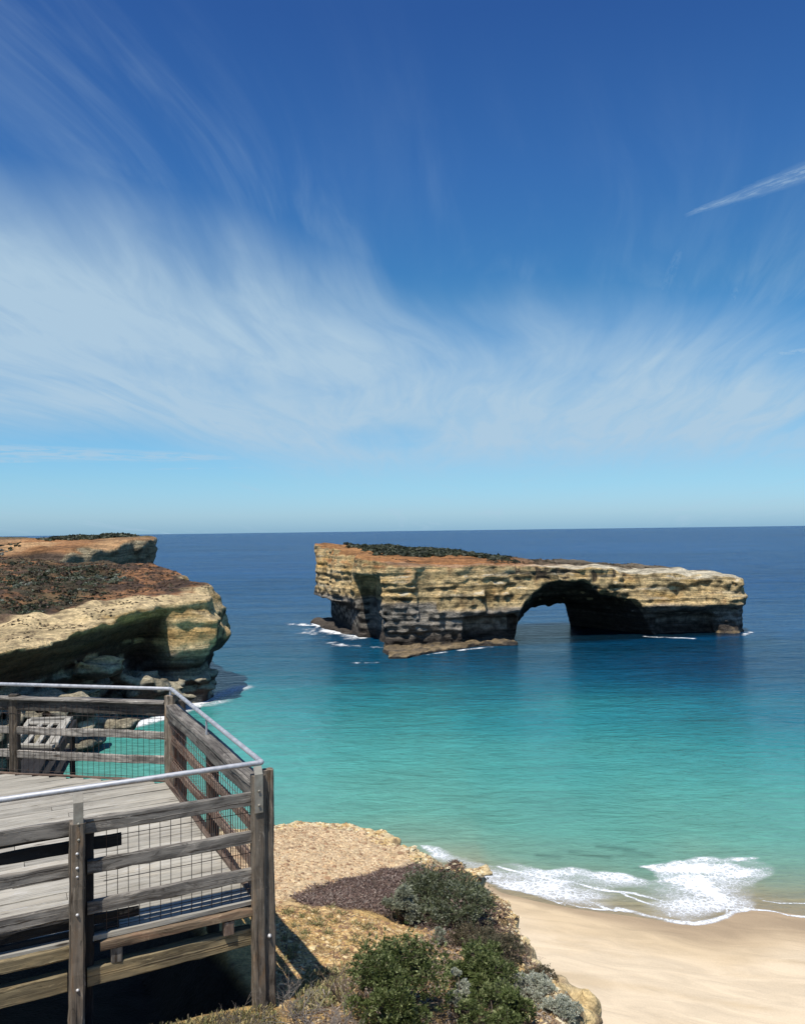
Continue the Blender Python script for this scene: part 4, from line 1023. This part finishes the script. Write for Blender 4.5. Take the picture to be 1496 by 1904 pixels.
# handrail pipe: one bent tube
def arc(pa, pc_, pb, r, n=7):
    d0 = (pa - pc_) / np.linalg.norm(pa - pc_); d1 = (pb - pc_) / np.linalg.norm(pb - pc_)
    ang_ = math.acos(np.clip(d0 @ d1, -1, 1)); tl = r / math.tan(ang_ / 2)
    s_, e_ = pc_ + d0 * tl, pc_ + d1 * tl
    return [((1 - k) ** 2) * s_ + 2 * k * (1 - k) * pc_ + k * k * e_ for k in np.linspace(0, 1, n)]
Pn, Pc1, Pc2, Pf = p3(C1 + UL * 4.6, ZP), p3(C1, ZP), p3(C2, ZP), p3(FAR_END, ZP)
pts = [Pn] + arc(Pn, Pc1, Pc2, 0.02, 6) + arc(Pc1, Pc2, Pf, 0.09, 8) + [Pf]
b = MB(); b.tube(pts, 0.021, 16); b.build('handrail', M_PIPE, plat, True)
def bracket(q, zt, zb, face, sd):
    """folded steel strap: sloped top flange under the pipe, then down the face of the post"""
    b = MB(); w = 0.066; t = 0.006
    b.beam(p3(q + face * 0.004, zb), p3(q + face * 0.004, zt - 0.055), w, t, up=(face[0], face[1], 0), seg=2, bev=0.001, jit=0)
    b.beam(p3(q + face * 0.004, zt - 0.055), p3(q - face * 0.035, zt), w, t, up=(0, 0, 1), seg=2, bev=0.001, jit=0)
    br = b.build('bracket', M_BRKT, plat)
    for zz_ in (zb + 0.06, zb + 0.17):
        b = MB(); b.tube([p3(q + face * 0.008, zz_), p3(q + face * 0.017, zz_)], 0.010, 8)
        bo = b.build('bolt', M_BRKT, None, True); bo.parent = br; bo.location = (0, 0, 0)
bracket(pc + fout * 0.05 - S1 * 0.005, ZP - 0.02, H - 2.18, fout, S1)
bracket(px2 + fout * 0.05 + S1 * 0.01, ZP - 0.02, H - 2.20, fout, S1)
b = MB(); b.tube([p3(mid + NR * 0.05, ZP - 0.02), p3(mid + NR * 0.05, H - 1.98)], 0.011, 8); b.build('handrail_support', M_PIPE, plat)
b = MB(); b.tube([p3(C2 + NR * 0.01, ZP - 0.02), p3(C2 + NR * 0.01, H - 1.885)], 0.011, 8); b.build('handrail_support', M_PIPE, plat)

# slatted timber landing beyond the far fence
land = empty('slatted_landing', (-5.4, 12.0, H - 2.95), 'small slatted timber landing with open gaps beyond the far mesh railing', 'landing')
zl = H - 2.95
def lp(px, py): return on(px, py, zl)
A_, B_, C_, D_ = lp(57, 1338), lp(134, 1336), lp(100, 1388), lp(18, 1386)
def lb(name, p, q, w, h_, mat, dz=0.0, tint=1.0):
    b = MB(); b.beam(np.asarray(p) + (0, 0, dz), np.asarray(q) + (0, 0, dz), w, h_, tint=tint); return b.build(name, mat, land)
lb('frame', A_, B_, 0.09, 0.05, M_DECK, 0, 0.75); lb('frame', D_, C_, 0.09, 0.05, M_DECK, 0, 0.9)
lb('frame', A_ + (0.03, -0.1, 0), D_ + (0.03, 0.1, 0), 0.07, 0.05, M_DECK, 0.003); lb('frame', B_ + (-0.03, -0.1, 0), C_ + (-0.03, 0.1, 0), 0.09, 0.05, M_DECK, 0.003)
M1, M2 = lerp(A_, D_, 0.18), lerp(B_, C_, 0.18)
lb('cross_bar', M1, M2, 0.16, 0.04, M_DECK, 0.006, 0.9)
for u_ in (0.36, 0.62, 0.86): lb('slat', lerp(M1, M2, u_ - 0.02), lerp(D_, C_, u_ - 0.02), 0.065, 0.035, M_DECK, 0.001)
lb('under_board', D_ + (0, -0.07, -0.1), C_ + (0.02, -0.07, -0.1), 0.06, 0.16, M_DARK); lb('under_board', C_ + (0.05, 0, -0.09), B_ + (0.05, 0, -0.09), 0.05, 0.15, M_DARK)
lb('under_board', lerp(A_, B_, 0.5) + (0, 0, -0.5), lerp(D_, C_, 0.5) + (0, 0, -0.5), 0.75, 0.03, M_DARK)
q0, q1 = on(66, 1400, H - 3.1), on(30, 1446, H - 3.1); lb('plank', q0, q1, 0.20, 0.04, M_DARK)
q0, q1 = on(88, 1400, H - 3.1), on(57, 1446, H - 3.1); lb('plank', q0 + (-.05, 0, 0), q1, 0.17, 0.04, M_DARK)  # both planks near black: the shaded stretch put into their colour
lb('strut', A_ + (0, 0, -0.03), A_ + (0.02, 0.02, -2.4), 0.07, 0.07, M_DARK)
lb('strut', B_ + (0, 0, -0.03), B_ + (0.02, 0.02, -2.4), 0.07, 0.07, M_DARK)

# ================================================================== plants
def ground_hit(x, y): return np.array([x, y, gz(x, y)])
def leaves_mesh(cent, dirs, size, cols, n_leaf, width=0.32, spread=0.9, length_jit=0.35):
    """rosettes of narrow leaves: cent (n,3) dirs (n,3) size (n,)"""
    n = len(cent); N_ = n * n_leaf
    c = np.repeat(cent, n_leaf, 0); d = np.repeat(dirs, n_leaf, 0); s = np.repeat(size, n_leaf) * (1 + rng.uniform(-length_jit, length_jit, N_))
    r = rng.normal(0, 1, (N_, 3)); dd = d + r * spread * 0.6; dd /= np.linalg.norm(dd, axis=1)[:, None]
    side = np.cross(dd, rng.normal(0, 1, (N_, 3))); side /= (np.linalg.norm(side, axis=1)[:, None] + 1e-9)
    up = np.cross(side, dd)
    c = c + dd * s[:, None] * 0.15 + rng.normal(0, 0.25, (N_, 3)) * s[:, None] * 0.6
    w = (s * width * 0.5)[:, None]; L = s[:, None]
    v = np.stack([c, c + dd * L * 0.55 + side * w + up * w * 0.3, c + dd * L, c + dd * L * 0.55 - side * w + up * w * 0.3], 1).reshape(-1, 3)
    f = np.arange(N_ * 4).reshape(-1, 4)
    col = np.repeat(np.repeat(cols, n_leaf, 0) * (1 + rng.uniform(-0.22, 0.22, (N_, 1))), 4, 0)
    return v, f, np.clip(col, 0.003, 0.95)
def twig_tree(base, d, L, r, depth, out, n=4, bend=0.35, split=(2, 3), shrink=0.68, tips=None):
    pts = [base]; q = np.array(base, float); dd = np.array(d, float)
    for k in range(n):
        dd = dd + rng.normal(0, bend * 0.35, 3); dd /= np.linalg.norm(dd); q = q + dd * L / n; pts.append(q.copy())
    out.append((pts, [r * (1 - 0.5 * k / n) for k in range(n + 1)]))
    if depth > 0:
        for _ in range(rng.integers(split[0], split[1] + 1)):
            e_ = dd + rng.normal(0, 0.62, 3); e_[2] += 0.1; e_ /= np.linalg.norm(e_)
            k = rng.integers(max(1, n - 2), n + 1)
            twig_tree(pts[k], e_, L * shrink * rng.uniform(0.7, 1.2), r * 0.6, depth - 1, out, n, bend, split, shrink, tips)
    elif tips is not None: tips.append((q.copy(), dd.copy()))
def twigs_mesh(segs, n=3):
    b = MB()
    for pts, rs in segs: b.tube(pts, rs, n, False)
    return b
def shrub(name, base, rad, hgt, label, cat, palette, group=None, n_clump=26, n_shoot=420, leaf=0.022, n_leaf=12, width=0.35, twig_col=(0.13, 0.10, 0.075), lean=(0, 0)):
    root = empty(name, tuple(base), label, cat, group)
    base = np.asarray(base, float)
    # uneven crown: overlapping clumps on stems
    segs = []; C_l = []; R_l = []
    for k in range(n_clump):
        th = rng.uniform(0, 2 * math.pi); u = math.sqrt(rng.uniform(0, 1)) * 0.86
        cpos = base + np.array([math.cos(th) * u * rad[0] + lean[0], math.sin(th) * u * rad[1] + lean[1], hgt * (0.16 + 0.62 * (1 - u * u) + rng.uniform(-0.26, 0.24))])
        C_l.append(cpos); R_l.append(rng.uniform(0.14, 0.40) * min(rad))
        st_ = base + rng.normal(0, 0.05, 3) * (1, 1, 0)
        midp = (st_ + cpos) / 2 + rng.normal(0, 0.04, 3)
        segs.append(([st_, midp, cpos], [0.008, 0.006, 0.004]))
    C_l = np.array(C_l); R_l = np.array(R_l)
    k = rng.integers(0, n_clump, n_shoot)
    d = rng.normal(0, 1, (n_shoot, 3)); d[:, 2] = np.abs(d[:, 2]) * 0.9 + 0.05 * d[:, 2]; d /= np.linalg.norm(d, axis=1)[:, None]
    rr_ = R_l[k] * rng.uniform(0.45, 1.12, n_shoot) ** 0.6
    rr_ = rr_ * np.where(rng.random(n_shoot) < 0.10, rng.uniform(1.15, 1.75, n_shoot), 1.0)
    cent = C_l[k] + d * rr_[:, None] * (1, 1, 0.95)
    for i_ in rng.choice(n_shoot, min(n_shoot, 220), False): segs.append(([C_l[k[i_]], cent[i_]], [0.0028, 0.0016]))
    tone = rng.uniform(0, 1, n_clump)[k] * 0.6 + rng.uniform(0, 0.4, n_shoot)
    pal = np.array(palette); cols = lerp(pal[0], pal[1], tone) ; cols = lerp(cols, pal[2], (rng.uniform(0, 1, n_shoot) < 0.26) * rng.uniform(0.4, 1, n_shoot))
    dirs = d + np.array([0, 0, 0.35]); dirs /= np.linalg.norm(dirs, axis=1)[:, None]
    v, f, c = leaves_mesh(cent, dirs, np.full(n_shoot, leaf) * rng.uniform(0.75, 1.25, n_shoot), cols, n_leaf, width)
    me = mesh_np('foliage', v, f, False); set_color(me, 'col', c); link('foliage', me, M_LEAF, root)
    tb = twigs_mesh(segs); o_ = tb.build('branches', M_TWIG, root, True)
    set_color(o_.data, 'col', np.tile(twig_col, (len(o_.data.vertices), 1)))
    return root
GREEN = [(0.050, 0.068, 0.018), (0.135, 0.17, 0.050), (0.34, 0.37, 0.16)]
OLIVE = [(0.075, 0.085, 0.04), (0.17, 0.195, 0.10), (0.36, 0.38, 0.27)]
SILVER = [(0.33, 0.34, 0.25), (0.54, 0.55, 0.43), (0.66, 0.66, 0.55)]
GREYGR = [(0.17, 0.18, 0.12), (0.34, 0.36, 0.25), (0.46, 0.47, 0.36)]
def gp(px, py): return ground(px, py)
shrub('green_shrub', gp(740, 1893), (0.40, 0.42), 0.46, 'glossy dark green shrub at the bottom edge beside the bare twigs', 'shrub', GREEN, n_clump=46, n_shoot=3800, leaf=0.022, n_leaf=10, width=0.42)
shrub('green_shrub', gp(895, 1850), (0.28, 0.44), 0.32, 'green shrub behind the white-grey cushion plant, reaching toward the cliff edge', 'shrub', GREEN, n_clump=26, n_shoot=2800, leaf=0.021, n_leaf=10, width=0.42)
shrub('green_shrub', gp(930, 1920), (0.32, 0.26), 0.26, 'low green shrub at the bottom edge in front of the silvery bushes', 'shrub', GREEN, n_clump=22, n_shoot=1700, leaf=0.020, n_leaf=10, width=0.42)
shrub('olive_shrub', gp(822, 1712), (0.56, 0.55), 0.42, 'wide olive green shrub in the middle of the brown mat', 'shrub', OLIVE, n_clump=46, n_shoot=4200, leaf=0.024, n_leaf=10, width=0.36)
shrub('grey_shrub', gp(744, 1720), (0.20, 0.20), 0.36, 'round pale grey-green shrub at the left end of the olive one', 'shrub', GREYGR, n_clump=16, n_shoot=1300, leaf=0.022, n_leaf=10, width=0.40)
shrub('cushion_plant', gp(850, 1885), (0.085, 0.12), 0.34, 'narrow white-grey woolly plant between the two taller green shrubs', 'cushion plant', SILVER, n_clump=14, n_shoot=900, leaf=0.013, n_leaf=12, width=0.5)
shrub('cushion_plant', gp(985, 1858), (0.22, 0.20), 0.17, 'silvery woolly bush spreading beside the cliff edge, upper one of two', 'cushion plant', SILVER, n_clump=24, n_shoot=1500, leaf=0.013, n_leaf=12, width=0.5)
shrub('cushion_plant', gp(1035, 1900), (0.19, 0.17), 0.15, 'silvery woolly bush at the bottom corner of the cliff edge, lower one of two', 'cushion plant', SILVER, n_clump=20, n_shoot=1200, leaf=0.013, n_leaf=12, width=0.5)
shrub('grey_shrub', gp(812, 1760), (0.10, 0.12), 0.16, 'small faded grey tuft just below the olive shrub', 'shrub', GREYGR, n_clump=9, n_shoot=240, leaf=0.016, n_leaf=9)
shrub('olive_shrub', gp(880, 1768), (0.34, 0.30), 0.16, 'thin brownish olive growth between the wide olive shrub and the green shrubs', 'shrub', [(0.07, 0.06, 0.035), (0.14, 0.12, 0.06), (0.26, 0.20, 0.12)], n_clump=26, n_shoot=900, leaf=0.018, n_leaf=8)
shrub('olive_shrub', gp(1000, 1835), (0.16, 0.22), 0.12, 'small dull brown-green growth above the silvery bushes on the rim', 'shrub', [(0.07, 0.06, 0.035), (0.14, 0.12, 0.06), (0.26, 0.20, 0.12)], n_clump=16, n_shoot=500, leaf=0.016, n_leaf=8)
shrub('olive_shrub', gp(922, 1795), (0.30, 0.45), 0.20, 'low dull olive growth sloping down along the rocky rim', 'shrub', [(0.06, 0.06, 0.035), (0.12, 0.11, 0.06), (0.22, 0.18, 0.11)], n_clump=30, n_shoot=1700, leaf=0.019, n_leaf=9)

BARK = [(0.11, 0.085, 0.065), (0.22, 0.19, 0.16), (0.15, 0.09, 0.055)]
def dead_shrub(base, L, n_main, depth, label, tone, spread=0.8, r=0.006):
    segs = []
    for k in range(n_main):
        th = rng.uniform(0, 2 * math.pi); d = np.array([math.cos(th) * spread, math.sin(th) * spread, rng.uniform(0.45, 1.0)]); d /= np.linalg.norm(d)
        twig_tree(np.asarray(base) + rng.normal(0, 0.03, 3) * (1, 1, 0) - (0, 0, 0.02), d, L * rng.uniform(0.7, 1.15), r, depth, segs)
    b = twigs_mesh(segs, 3); o_ = b.build('bare_shrub', M_TWIG, None, True)
    c = np.repeat(lerp(BARK[tone], np.array([0.26, 0.23, 0.20]), rng.uniform(0, 0.6, len(segs))), [len(s_[0]) * 3 for s_ in segs], 0)
    set_color(o_.data, 'col', c); tag(o_, label, 'shrub'); return o_
dead_shrub(gp(640, 1868), 0.20, 9, 3, 'leafless brown twig bush standing left of the green shrub', 2, 0.6)
dead_shrub(gp(560, 1900), 0.17, 16, 3, 'grey tangle of dry twigs at the foot of the corner post', 1, 0.95, 0.005)
dead_shrub(gp(440, 1925), 0.15, 12, 3, 'low dry twigs in front of the dark space under the deck', 0, 1.0, 0.004)
dead_shrub(gp(640, 1925), 0.15, 12, 3, 'dense grey dead twigs under the leafless brown bush', 1, 1.0, 0.004)
dead_shrub(gp(775, 1650), 0.22, 6, 3, 'thin arching brown twigs rising above the round grey-green shrub', 2, 0.7, 0.004)
dead_shrub(gp(700, 1650), 0.20, 5, 2, 'sparse dry twigs lying on the upper left of the brown mat', 2, 1.3, 0.004)
dead_shrub(gp(530, 1850), 0.14, 9, 3, 'wispy pale dry stems growing in the shadow beside the corner post', 1, 0.7, 0.003)
dead_shrub(gp(820, 1660), 0.26, 9, 3, 'reddish brown bare stems standing up behind the wide olive shrub', 2, 0.8, 0.004)
dead_shrub(gp(910, 1770), 0.17, 14, 3, 'tangled brown stems on the slope right of the small grey tuft', 2, 0.9, 0.004)
dead_shrub(gp(865, 1830), 0.18, 10, 3, 'grey bare stems poking out between the two taller green shrubs', 1, 0.6, 0.004)
dead_shrub(gp(960, 1790), 0.14, 12, 3, 'dark dry stems along the rocky rim above the beach', 0, 1.0, 0.004)
dead_shrub(gp(700, 1880), 0.20, 10, 3, 'pale grey stems mixed into the left side of the front green shrub', 1, 0.8, 0.004)
# crooked dead branch
b = MB(); q = [gp(*w_) for w_ in [(636, 1722), (655, 1714), (675, 1709), (692, 1697), (708, 1690), (728, 1691), (745, 1698)]]
q = [a + (0, 0, 0.03 + 0.02 * math.sin(k * 1.3)) for k, a in enumerate(q)]
b.tube(q, [0.008, 0.015, 0.019, 0.021, 0.018, 0.017, 0.012], 7)
b.tube([q[3], q[3] + (0.08, 0.12, 0.04), q[3] + (0.22, 0.2, 0.05)], [0.012, 0.009, 0.005], 5)
o_ = b.build('dead_branch', M_TWIG, None, True); set_color(o_.data, 'col', np.tile((0.20, 0.155, 0.12), (len(o_.data.vertices), 1)))
tag(o_, 'crooked grey-brown dead branch lying on the yellow ground beside the round shrub', 'branch')

# ------------------------------------------------------------------ rubble, litter and grass on the near headland
def scatter(n, poly, margin=0.0, xr=None, yr=None):
    P = np.array(poly); x0, y0 = P.min(0); x1, y1 = P.max(0)
    if xr: x0, x1 = max(x0, xr[0]), min(x1, xr[1])
    if yr: y0, y1 = max(y0, yr[0]), min(y1, yr[1])
    out = np.zeros((0, 2))
    while len(out) < n:
        q = rng.uniform((x0, y0), (x1, y1), (n * 2, 2)); q = q[poly_sdf(q[:, 0], q[:, 1], poly) < -margin]; out = np.vstack([out, q])
    return out[:n]
# height of the modelled ground under a point
from mathutils.bvhtree import BVHTree
gob = bpy.data.objects['ground']
gvv = coords(gob.data); _n = len(gob.data.polygons); _ix = np.empty(_n * 4, np.int32)
gob.data.polygons.foreach_get('vertices', _ix); gff = _ix.reshape(-1, 4)
bvh = BVHTree.FromPolygons([tuple(q) for q in gvv], [tuple(q) for q in gff.tolist()])
def drop(xy, dz=0.0):
    out = np.empty((len(xy), 3))
    for k, (a, c_) in enumerate(xy):
        hit = bvh.ray_cast(Vector((a, c_, 29.0)), Vector((0, 0, -1)))
        out[k] = (a, c_, (hit[0].z if hit[0] and hit[0].z > gz(a, c_) - 0.3 else -999.0) + dz)
    return out
octa = np.array([(1, 0, 0), (0, 1, 0), (-1, 0, 0), (0, -1, 0), (0, 0, 1), (0, 0, -1)], float)
octf = np.array([(0, 1, 4), (1, 2, 4), (2, 3, 4), (3, 0, 4), (1, 0, 5), (2, 1, 5), (3, 2, 5), (0, 3, 5)])
def pebbles(name, xy, size, pal, flat=0.55):
    c = drop(xy, 0.0); ok = c[:, 2] > -100; c = c[ok]; size = np.minimum(size[ok], 0.05); n = len(c)
    v = octa[None] * (1 + rng.uniform(-0.4, 0.4, (n, 6, 1))) * size[:, None, None] * np.stack([rng.uniform(0.7, 1.4, n), rng.uniform(0.7, 1.4, n), rng.uniform(0.4, 0.9, n) * flat * 1.6], 1)[:, None, :]
    th = rng.uniform(0, 6.28, n); cs, sn = np.cos(th)[:, None], np.sin(th)[:, None]
    v = np.stack([v[..., 0] * cs - v[..., 1] * sn, v[..., 0] * sn + v[..., 1] * cs, v[..., 2]], -1) + c[:, None, :]
    f = (octf[None] + np.arange(n)[:, None, None] * 6).reshape(-1, 3)
    me = mesh_np(name, v.reshape(-1, 3), f, False)
    pal = np.array(pal); col = pal[rng.integers(0, len(pal), n)] * rng.uniform(0.75, 1.2, (n, 1)); set_color(me, 'col', np.repeat(col, 6, 0))
    ob = link(name, me, M_TWIG); tag(ob, kind='stuff'); return ob
up_poly = [tuple(ground(*q)[:2]) for q in [(505, 1548), (560, 1532), (700, 1556), (790, 1600), (700, 1620), (600, 1645), (505, 1690)]]
xy = scatter(15000, up_poly, 0.0)
pebbles('rubble', xy, rng.gamma(1.2, 0.0068, len(xy)) + 0.003, [(0.56, 0.41, 0.24), (0.62, 0.48, 0.30), (0.50, 0.34, 0.19), (0.30, 0.18, 0.10), (0.60, 0.46, 0.27)])
low_poly = [tuple(ground(*q)[:2]) for q in [(512, 1850), (512, 1690), (600, 1695), (720, 1720), (860, 1740), (900, 1800), (800, 1850), (540, 1904)]]
xy = scatter(9000, low_poly, 0.0)
pebbles('rubble', xy, rng.gamma(1.8, 0.0048, len(xy)) + 0.003, [(0.60, 0.43, 0.20), (0.50, 0.32, 0.14), (0.34, 0.20, 0.10), (0.62, 0.48, 0.26), (0.20, 0.12, 0.07)])
rim_poly = near_poly
q = scatter(30000, rim_poly, 0.02, (-2.5, 3.2), (4.5, 17)); q = q[-poly_sdf(q[:, 0], q[:, 1], rim_poly) < 0.22 + 0.2 * rng.random(len(q))][:5000]
pebbles('rubble', q, rng.gamma(2.0, 0.012, len(q)) + 0.006, [(0.62, 0.48, 0.25), (0.52, 0.36, 0.16), (0.30, 0.2, 0.11), (0.66, 0.56, 0.36)])
def sticks(name, xy, L, r, pal, lift=0.35, zoff=0.004):
    c = drop(xy, zoff); ok = c[:, 2] > -100; c = c[ok]; L = L[ok]; n = len(c); th = rng.uniform(0, 6.28, n); e_ = rng.uniform(-0.1, lift, n)
    d = np.stack([np.cos(th) * np.cos(e_), np.sin(th) * np.cos(e_), np.sin(e_)], 1); L = L * rng.uniform(0.5, 1.5, n)
    s_ = np.stack([-np.sin(th), np.cos(th), np.zeros(n)], 1); u_ = np.cross(d, s_)
    off = [s_, -0.5 * s_ + 0.87 * u_, -0.5 * s_ - 0.87 * u_]
    v = np.stack([c + o * r for o in off] + [c + d * L[:, None] + rng.normal(0, 0.2, (n, 3)) * L[:, None] * 0.3 + o * r * 0.5 for o in off], 1)
    f = np.array([(0, 1, 4, 3), (1, 2, 5, 4), (2, 0, 3, 5)]); f = (f[None] + np.arange(n)[:, None, None] * 6).reshape(-1, 4)
    me = mesh_np(name, v.reshape(-1, 3), f, False); pal = np.array(pal); col = pal[rng.integers(0, len(pal), n)] * rng.uniform(0.7, 1.3, (n, 1))
    set_color(me, 'col', np.repeat(col, 6, 0)); ob = link(name, me, M_TWIG); tag(ob, kind='stuff'); return ob
xy = scatter(26000, mat_poly, 0.0)
sticks('dry_litter', xy, np.full(len(xy), 0.045), 0.0022, [(0.09, 0.055, 0.045), (0.14, 0.09, 0.07), (0.22, 0.15, 0.12), (0.06, 0.04, 0.035), (0.30, 0.24, 0.20)], 0.5)
xy = scatter(5000, low_poly, 0.0)
sticks('dry_litter', xy, np.full(len(xy), 0.03), 0.0016, [(0.30, 0.20, 0.10), (0.18, 0.11, 0.06), (0.45, 0.34, 0.2)], 0.3)
e_poly = [tuple(ground(*q)[:2]) for q in [(800, 1605), (850, 1612), (920, 1665), (965, 1720), (985, 1790), (1035, 1850), (1000, 1860), (940, 1760), (880, 1680)]]
xy = scatter(7000, e_poly, 0.0)
sticks('dry_litter', xy, np.full(len(xy), 0.04), 0.0022, [(0.10, 0.065, 0.05), (0.24, 0.16, 0.10), (0.16, 0.10, 0.07)], 0.6)
m2 = [tuple(ground(*q)[:2]) for q in [(560, 1860), (680, 1790), (830, 1735), (900, 1760), (990, 1790), (1050, 1900), (1060, 1990), (520, 1990)]]
xy = scatter(11000, m2, 0.0); sticks('dry_litter', xy, np.full(len(xy), 0.05), 0.0016, [(0.16, 0.115, 0.085), (0.28, 0.23, 0.19), (0.10, 0.07, 0.05), (0.36, 0.30, 0.24), (0.20, 0.13, 0.07)], 0.9)
g1 = [tuple(ground(*q)[:2]) for q in [(560, 1810), (640, 1790), (640, 1870), (540, 1880)]]
xy = scatter(1500, g1, 0.0); sticks('grass', xy, np.full(len(xy), 0.055), 0.0012, [(0.30, 0.27, 0.12), (0.16, 0.17, 0.07), (0.36, 0.30, 0.16)], 1.3)
tw = scatter(46, [tuple(ground(*q)[:2]) for q in [(515, 1700), (600, 1690), (700, 1715), (690, 1790), (560, 1880), (520, 1850)]], 0.0)
xy = np.repeat(tw, 45, 0) + rng.normal(0, 0.022, (46 * 45, 2)); sticks('grass', xy, np.full(len(xy), 0.04), 0.0011, [(0.26, 0.24, 0.10), (0.14, 0.15, 0.06), (0.34, 0.28, 0.14)], 1.2)
g2 = [tuple(ground(*q)[:2]) for q in [(270, 1912), (420, 1878), (505, 1860), (540, 1930), (300, 1990)]]
xy = scatter(7000, g2, 0.0); sticks('grass', xy, np.full(len(xy), 0.04), 0.0012, [(0.28, 0.24, 0.10), (0.14, 0.15, 0.06), (0.36, 0.28, 0.13), (0.10, 0.08, 0.05)], 1.2)

# ------------------------------------------------------------------ far vegetation: low scrub that reads as one cover
def scrub(name, pts, size, pal, n_tri=26):
    n = len(pts); N_ = n * n_tri
    c = np.repeat(pts, n_tri, 0); s = np.repeat(size, n_tri)
    d = rng.normal(0, 1, (N_, 3)); d[:, 2] = np.abs(d[:, 2]) * 0.8; d /= np.linalg.norm(d, axis=1)[:, None]
    q = c + d * s[:, None] * np.array([1, 1, 0.55]) * rng.uniform(0.5, 1.0, (N_, 1))
    a = rng.normal(0, 1, (N_, 3)); a /= np.linalg.norm(a, axis=1)[:, None]; b_ = np.cross(a, d); b_ /= (np.linalg.norm(b_, axis=1)[:, None] + 1e-9)
    w = (s * rng.uniform(0.22, 0.45, N_))[:, None]
    v = np.stack([q + a * w, q + b_ * w, q - a * w, q - b_ * w], 1).reshape(-1, 3)
    pal = np.array(pal); col = np.repeat(pal[rng.integers(0, len(pal), n)], n_tri, 0) * rng.uniform(0.7, 1.3, (N_, 1))
    me = mesh_np(name, v, np.arange(N_ * 4).reshape(-1, 4), False); set_color(me, 'col', np.repeat(col, 4, 0))
    ob = link(name, me, M_LEAF); tag(ob, kind='stuff'); return ob
def pick(P, mask_p, n):
    idx = np.nonzero(rng.random(len(P)) < mask_p)[0]
    if len(idx) > n: idx = rng.choice(idx, n, False)
    return P[idx]
DK = [(0.035, 0.045, 0.020), (0.055, 0.060, 0.030), (0.025, 0.030, 0.016), (0.10, 0.11, 0.07)]
s_, t_ = isl_s, isl_t
nn_ = fbm(isl_top, (7, 7, 7), 201)
m_ = sstep(t_ + 6 * nn_, 15, 24) * sstep(s_, 3, 9) * sstep(-s_, -48, -34)
q = pick(isl_top, m_ * 0.9, 2000); scrub('scrub', q, rng.uniform(0.5, 1.5, len(q)), DK)
m_ = sstep(t_ + 7 * nn_, 11, 17) * sstep(nn_, -0.1, 0.3) * sstep(s_, 2, 12) * sstep(-s_, -104, -84)
q = pick(isl_top, m_ * 0.5, 900); scrub('scrub', q, rng.uniform(0.2, 0.45, len(q)), [(0.10, 0.06, 0.035), (0.075, 0.06, 0.035), (0.14, 0.085, 0.045), (0.06, 0.055, 0.03)])
nn_ = fbm(hd_p, (12, 12, 12), 211); n2_ = fbm(hd_p, (4, 4, 4), 212)
wd = np.interp(hd_p[:, 1], [95, 112, 125, 136, 150, 165, 200], [19, 18.5, 17, 14, 9.0, 3.5, 2.5])
inside = sstep(hd_rim + 2 * n2_, wd, wd + 3)
# dark and silvery bushes on the left, brown heath elsewhere
leftside = sstep(-hd_p[:, 0] - 0.30 * (hd_p[:, 1] - 110) + 6 * nn_, 39, 48) * sstep(-hd_p[:, 1], -192, -176)
HEATH = [(0.050, 0.055, 0.024), (0.035, 0.040, 0.020), (0.075, 0.060, 0.035), (0.09, 0.10, 0.055), (0.060, 0.042, 0.028)]
q = pick(hd_p, inside * leftside * sstep(nn_ + 0.5 * n2_, -0.45, 0.15) * 0.95, 8500); scrub('scrub', q, rng.gamma(2.2, 0.13, len(q)) + 0.1, HEATH, 14)
q = pick(hd_p, inside * leftside * sstep(n2_, 0.10, 0.4) * sstep(nn_, -0.2, 0.2) * 0.5, 1100); scrub('scrub', q, rng.uniform(0.2, 0.7, len(q)), [(0.17, 0.19, 0.14), (0.25, 0.26, 0.20), (0.12, 0.14, 0.09)])
q = pick(hd_p, inside * (1 - 0.6 * leftside) * 0.35, 4200); scrub('scrub', q, rng.uniform(0.12, 0.48, len(q)), [(0.11, 0.068, 0.045), (0.075, 0.05, 0.035), (0.14, 0.085, 0.055), (0.07, 0.065, 0.035), (0.17, 0.10, 0.05)], 12)
q = pick(hd_p, sstep(hd_rim, 1.0, 4.5) * (1 - inside) * sstep(n2_, -0.1, 0.4) * 0.25, 2200); scrub('scrub', q, rng.uniform(0.1, 0.25, len(q)), [(0.10, 0.08, 0.045), (0.07, 0.05, 0.03)])
nn_ = fbm(far_p, (10, 10, 10), 221)
m_ = sstep(far_p[:, 2], 28.2, 29.0) * sstep(-far_p[:, 0], 88, 92) * sstep(far_p[:, 0], -118, -110) * sstep(far_p[:, 1], 252, 258)
q = pick(far_p, m_ * 0.6, 900); scrub('scrub', q, rng.uniform(0.6, 1.5, len(q)), DK)
m_ = sstep(-far_p[:, 0] - 0.0 * far_p[:, 1], 108, 116) * sstep(-far_p[:, 1], -250, -235)
q = pick(far_p, m_ * 0.25, 900); scrub('scrub', q, rng.uniform(0.4, 1.0, len(q)), DK + [(0.26, 0.27, 0.22), (0.2, 0.2, 0.16)])
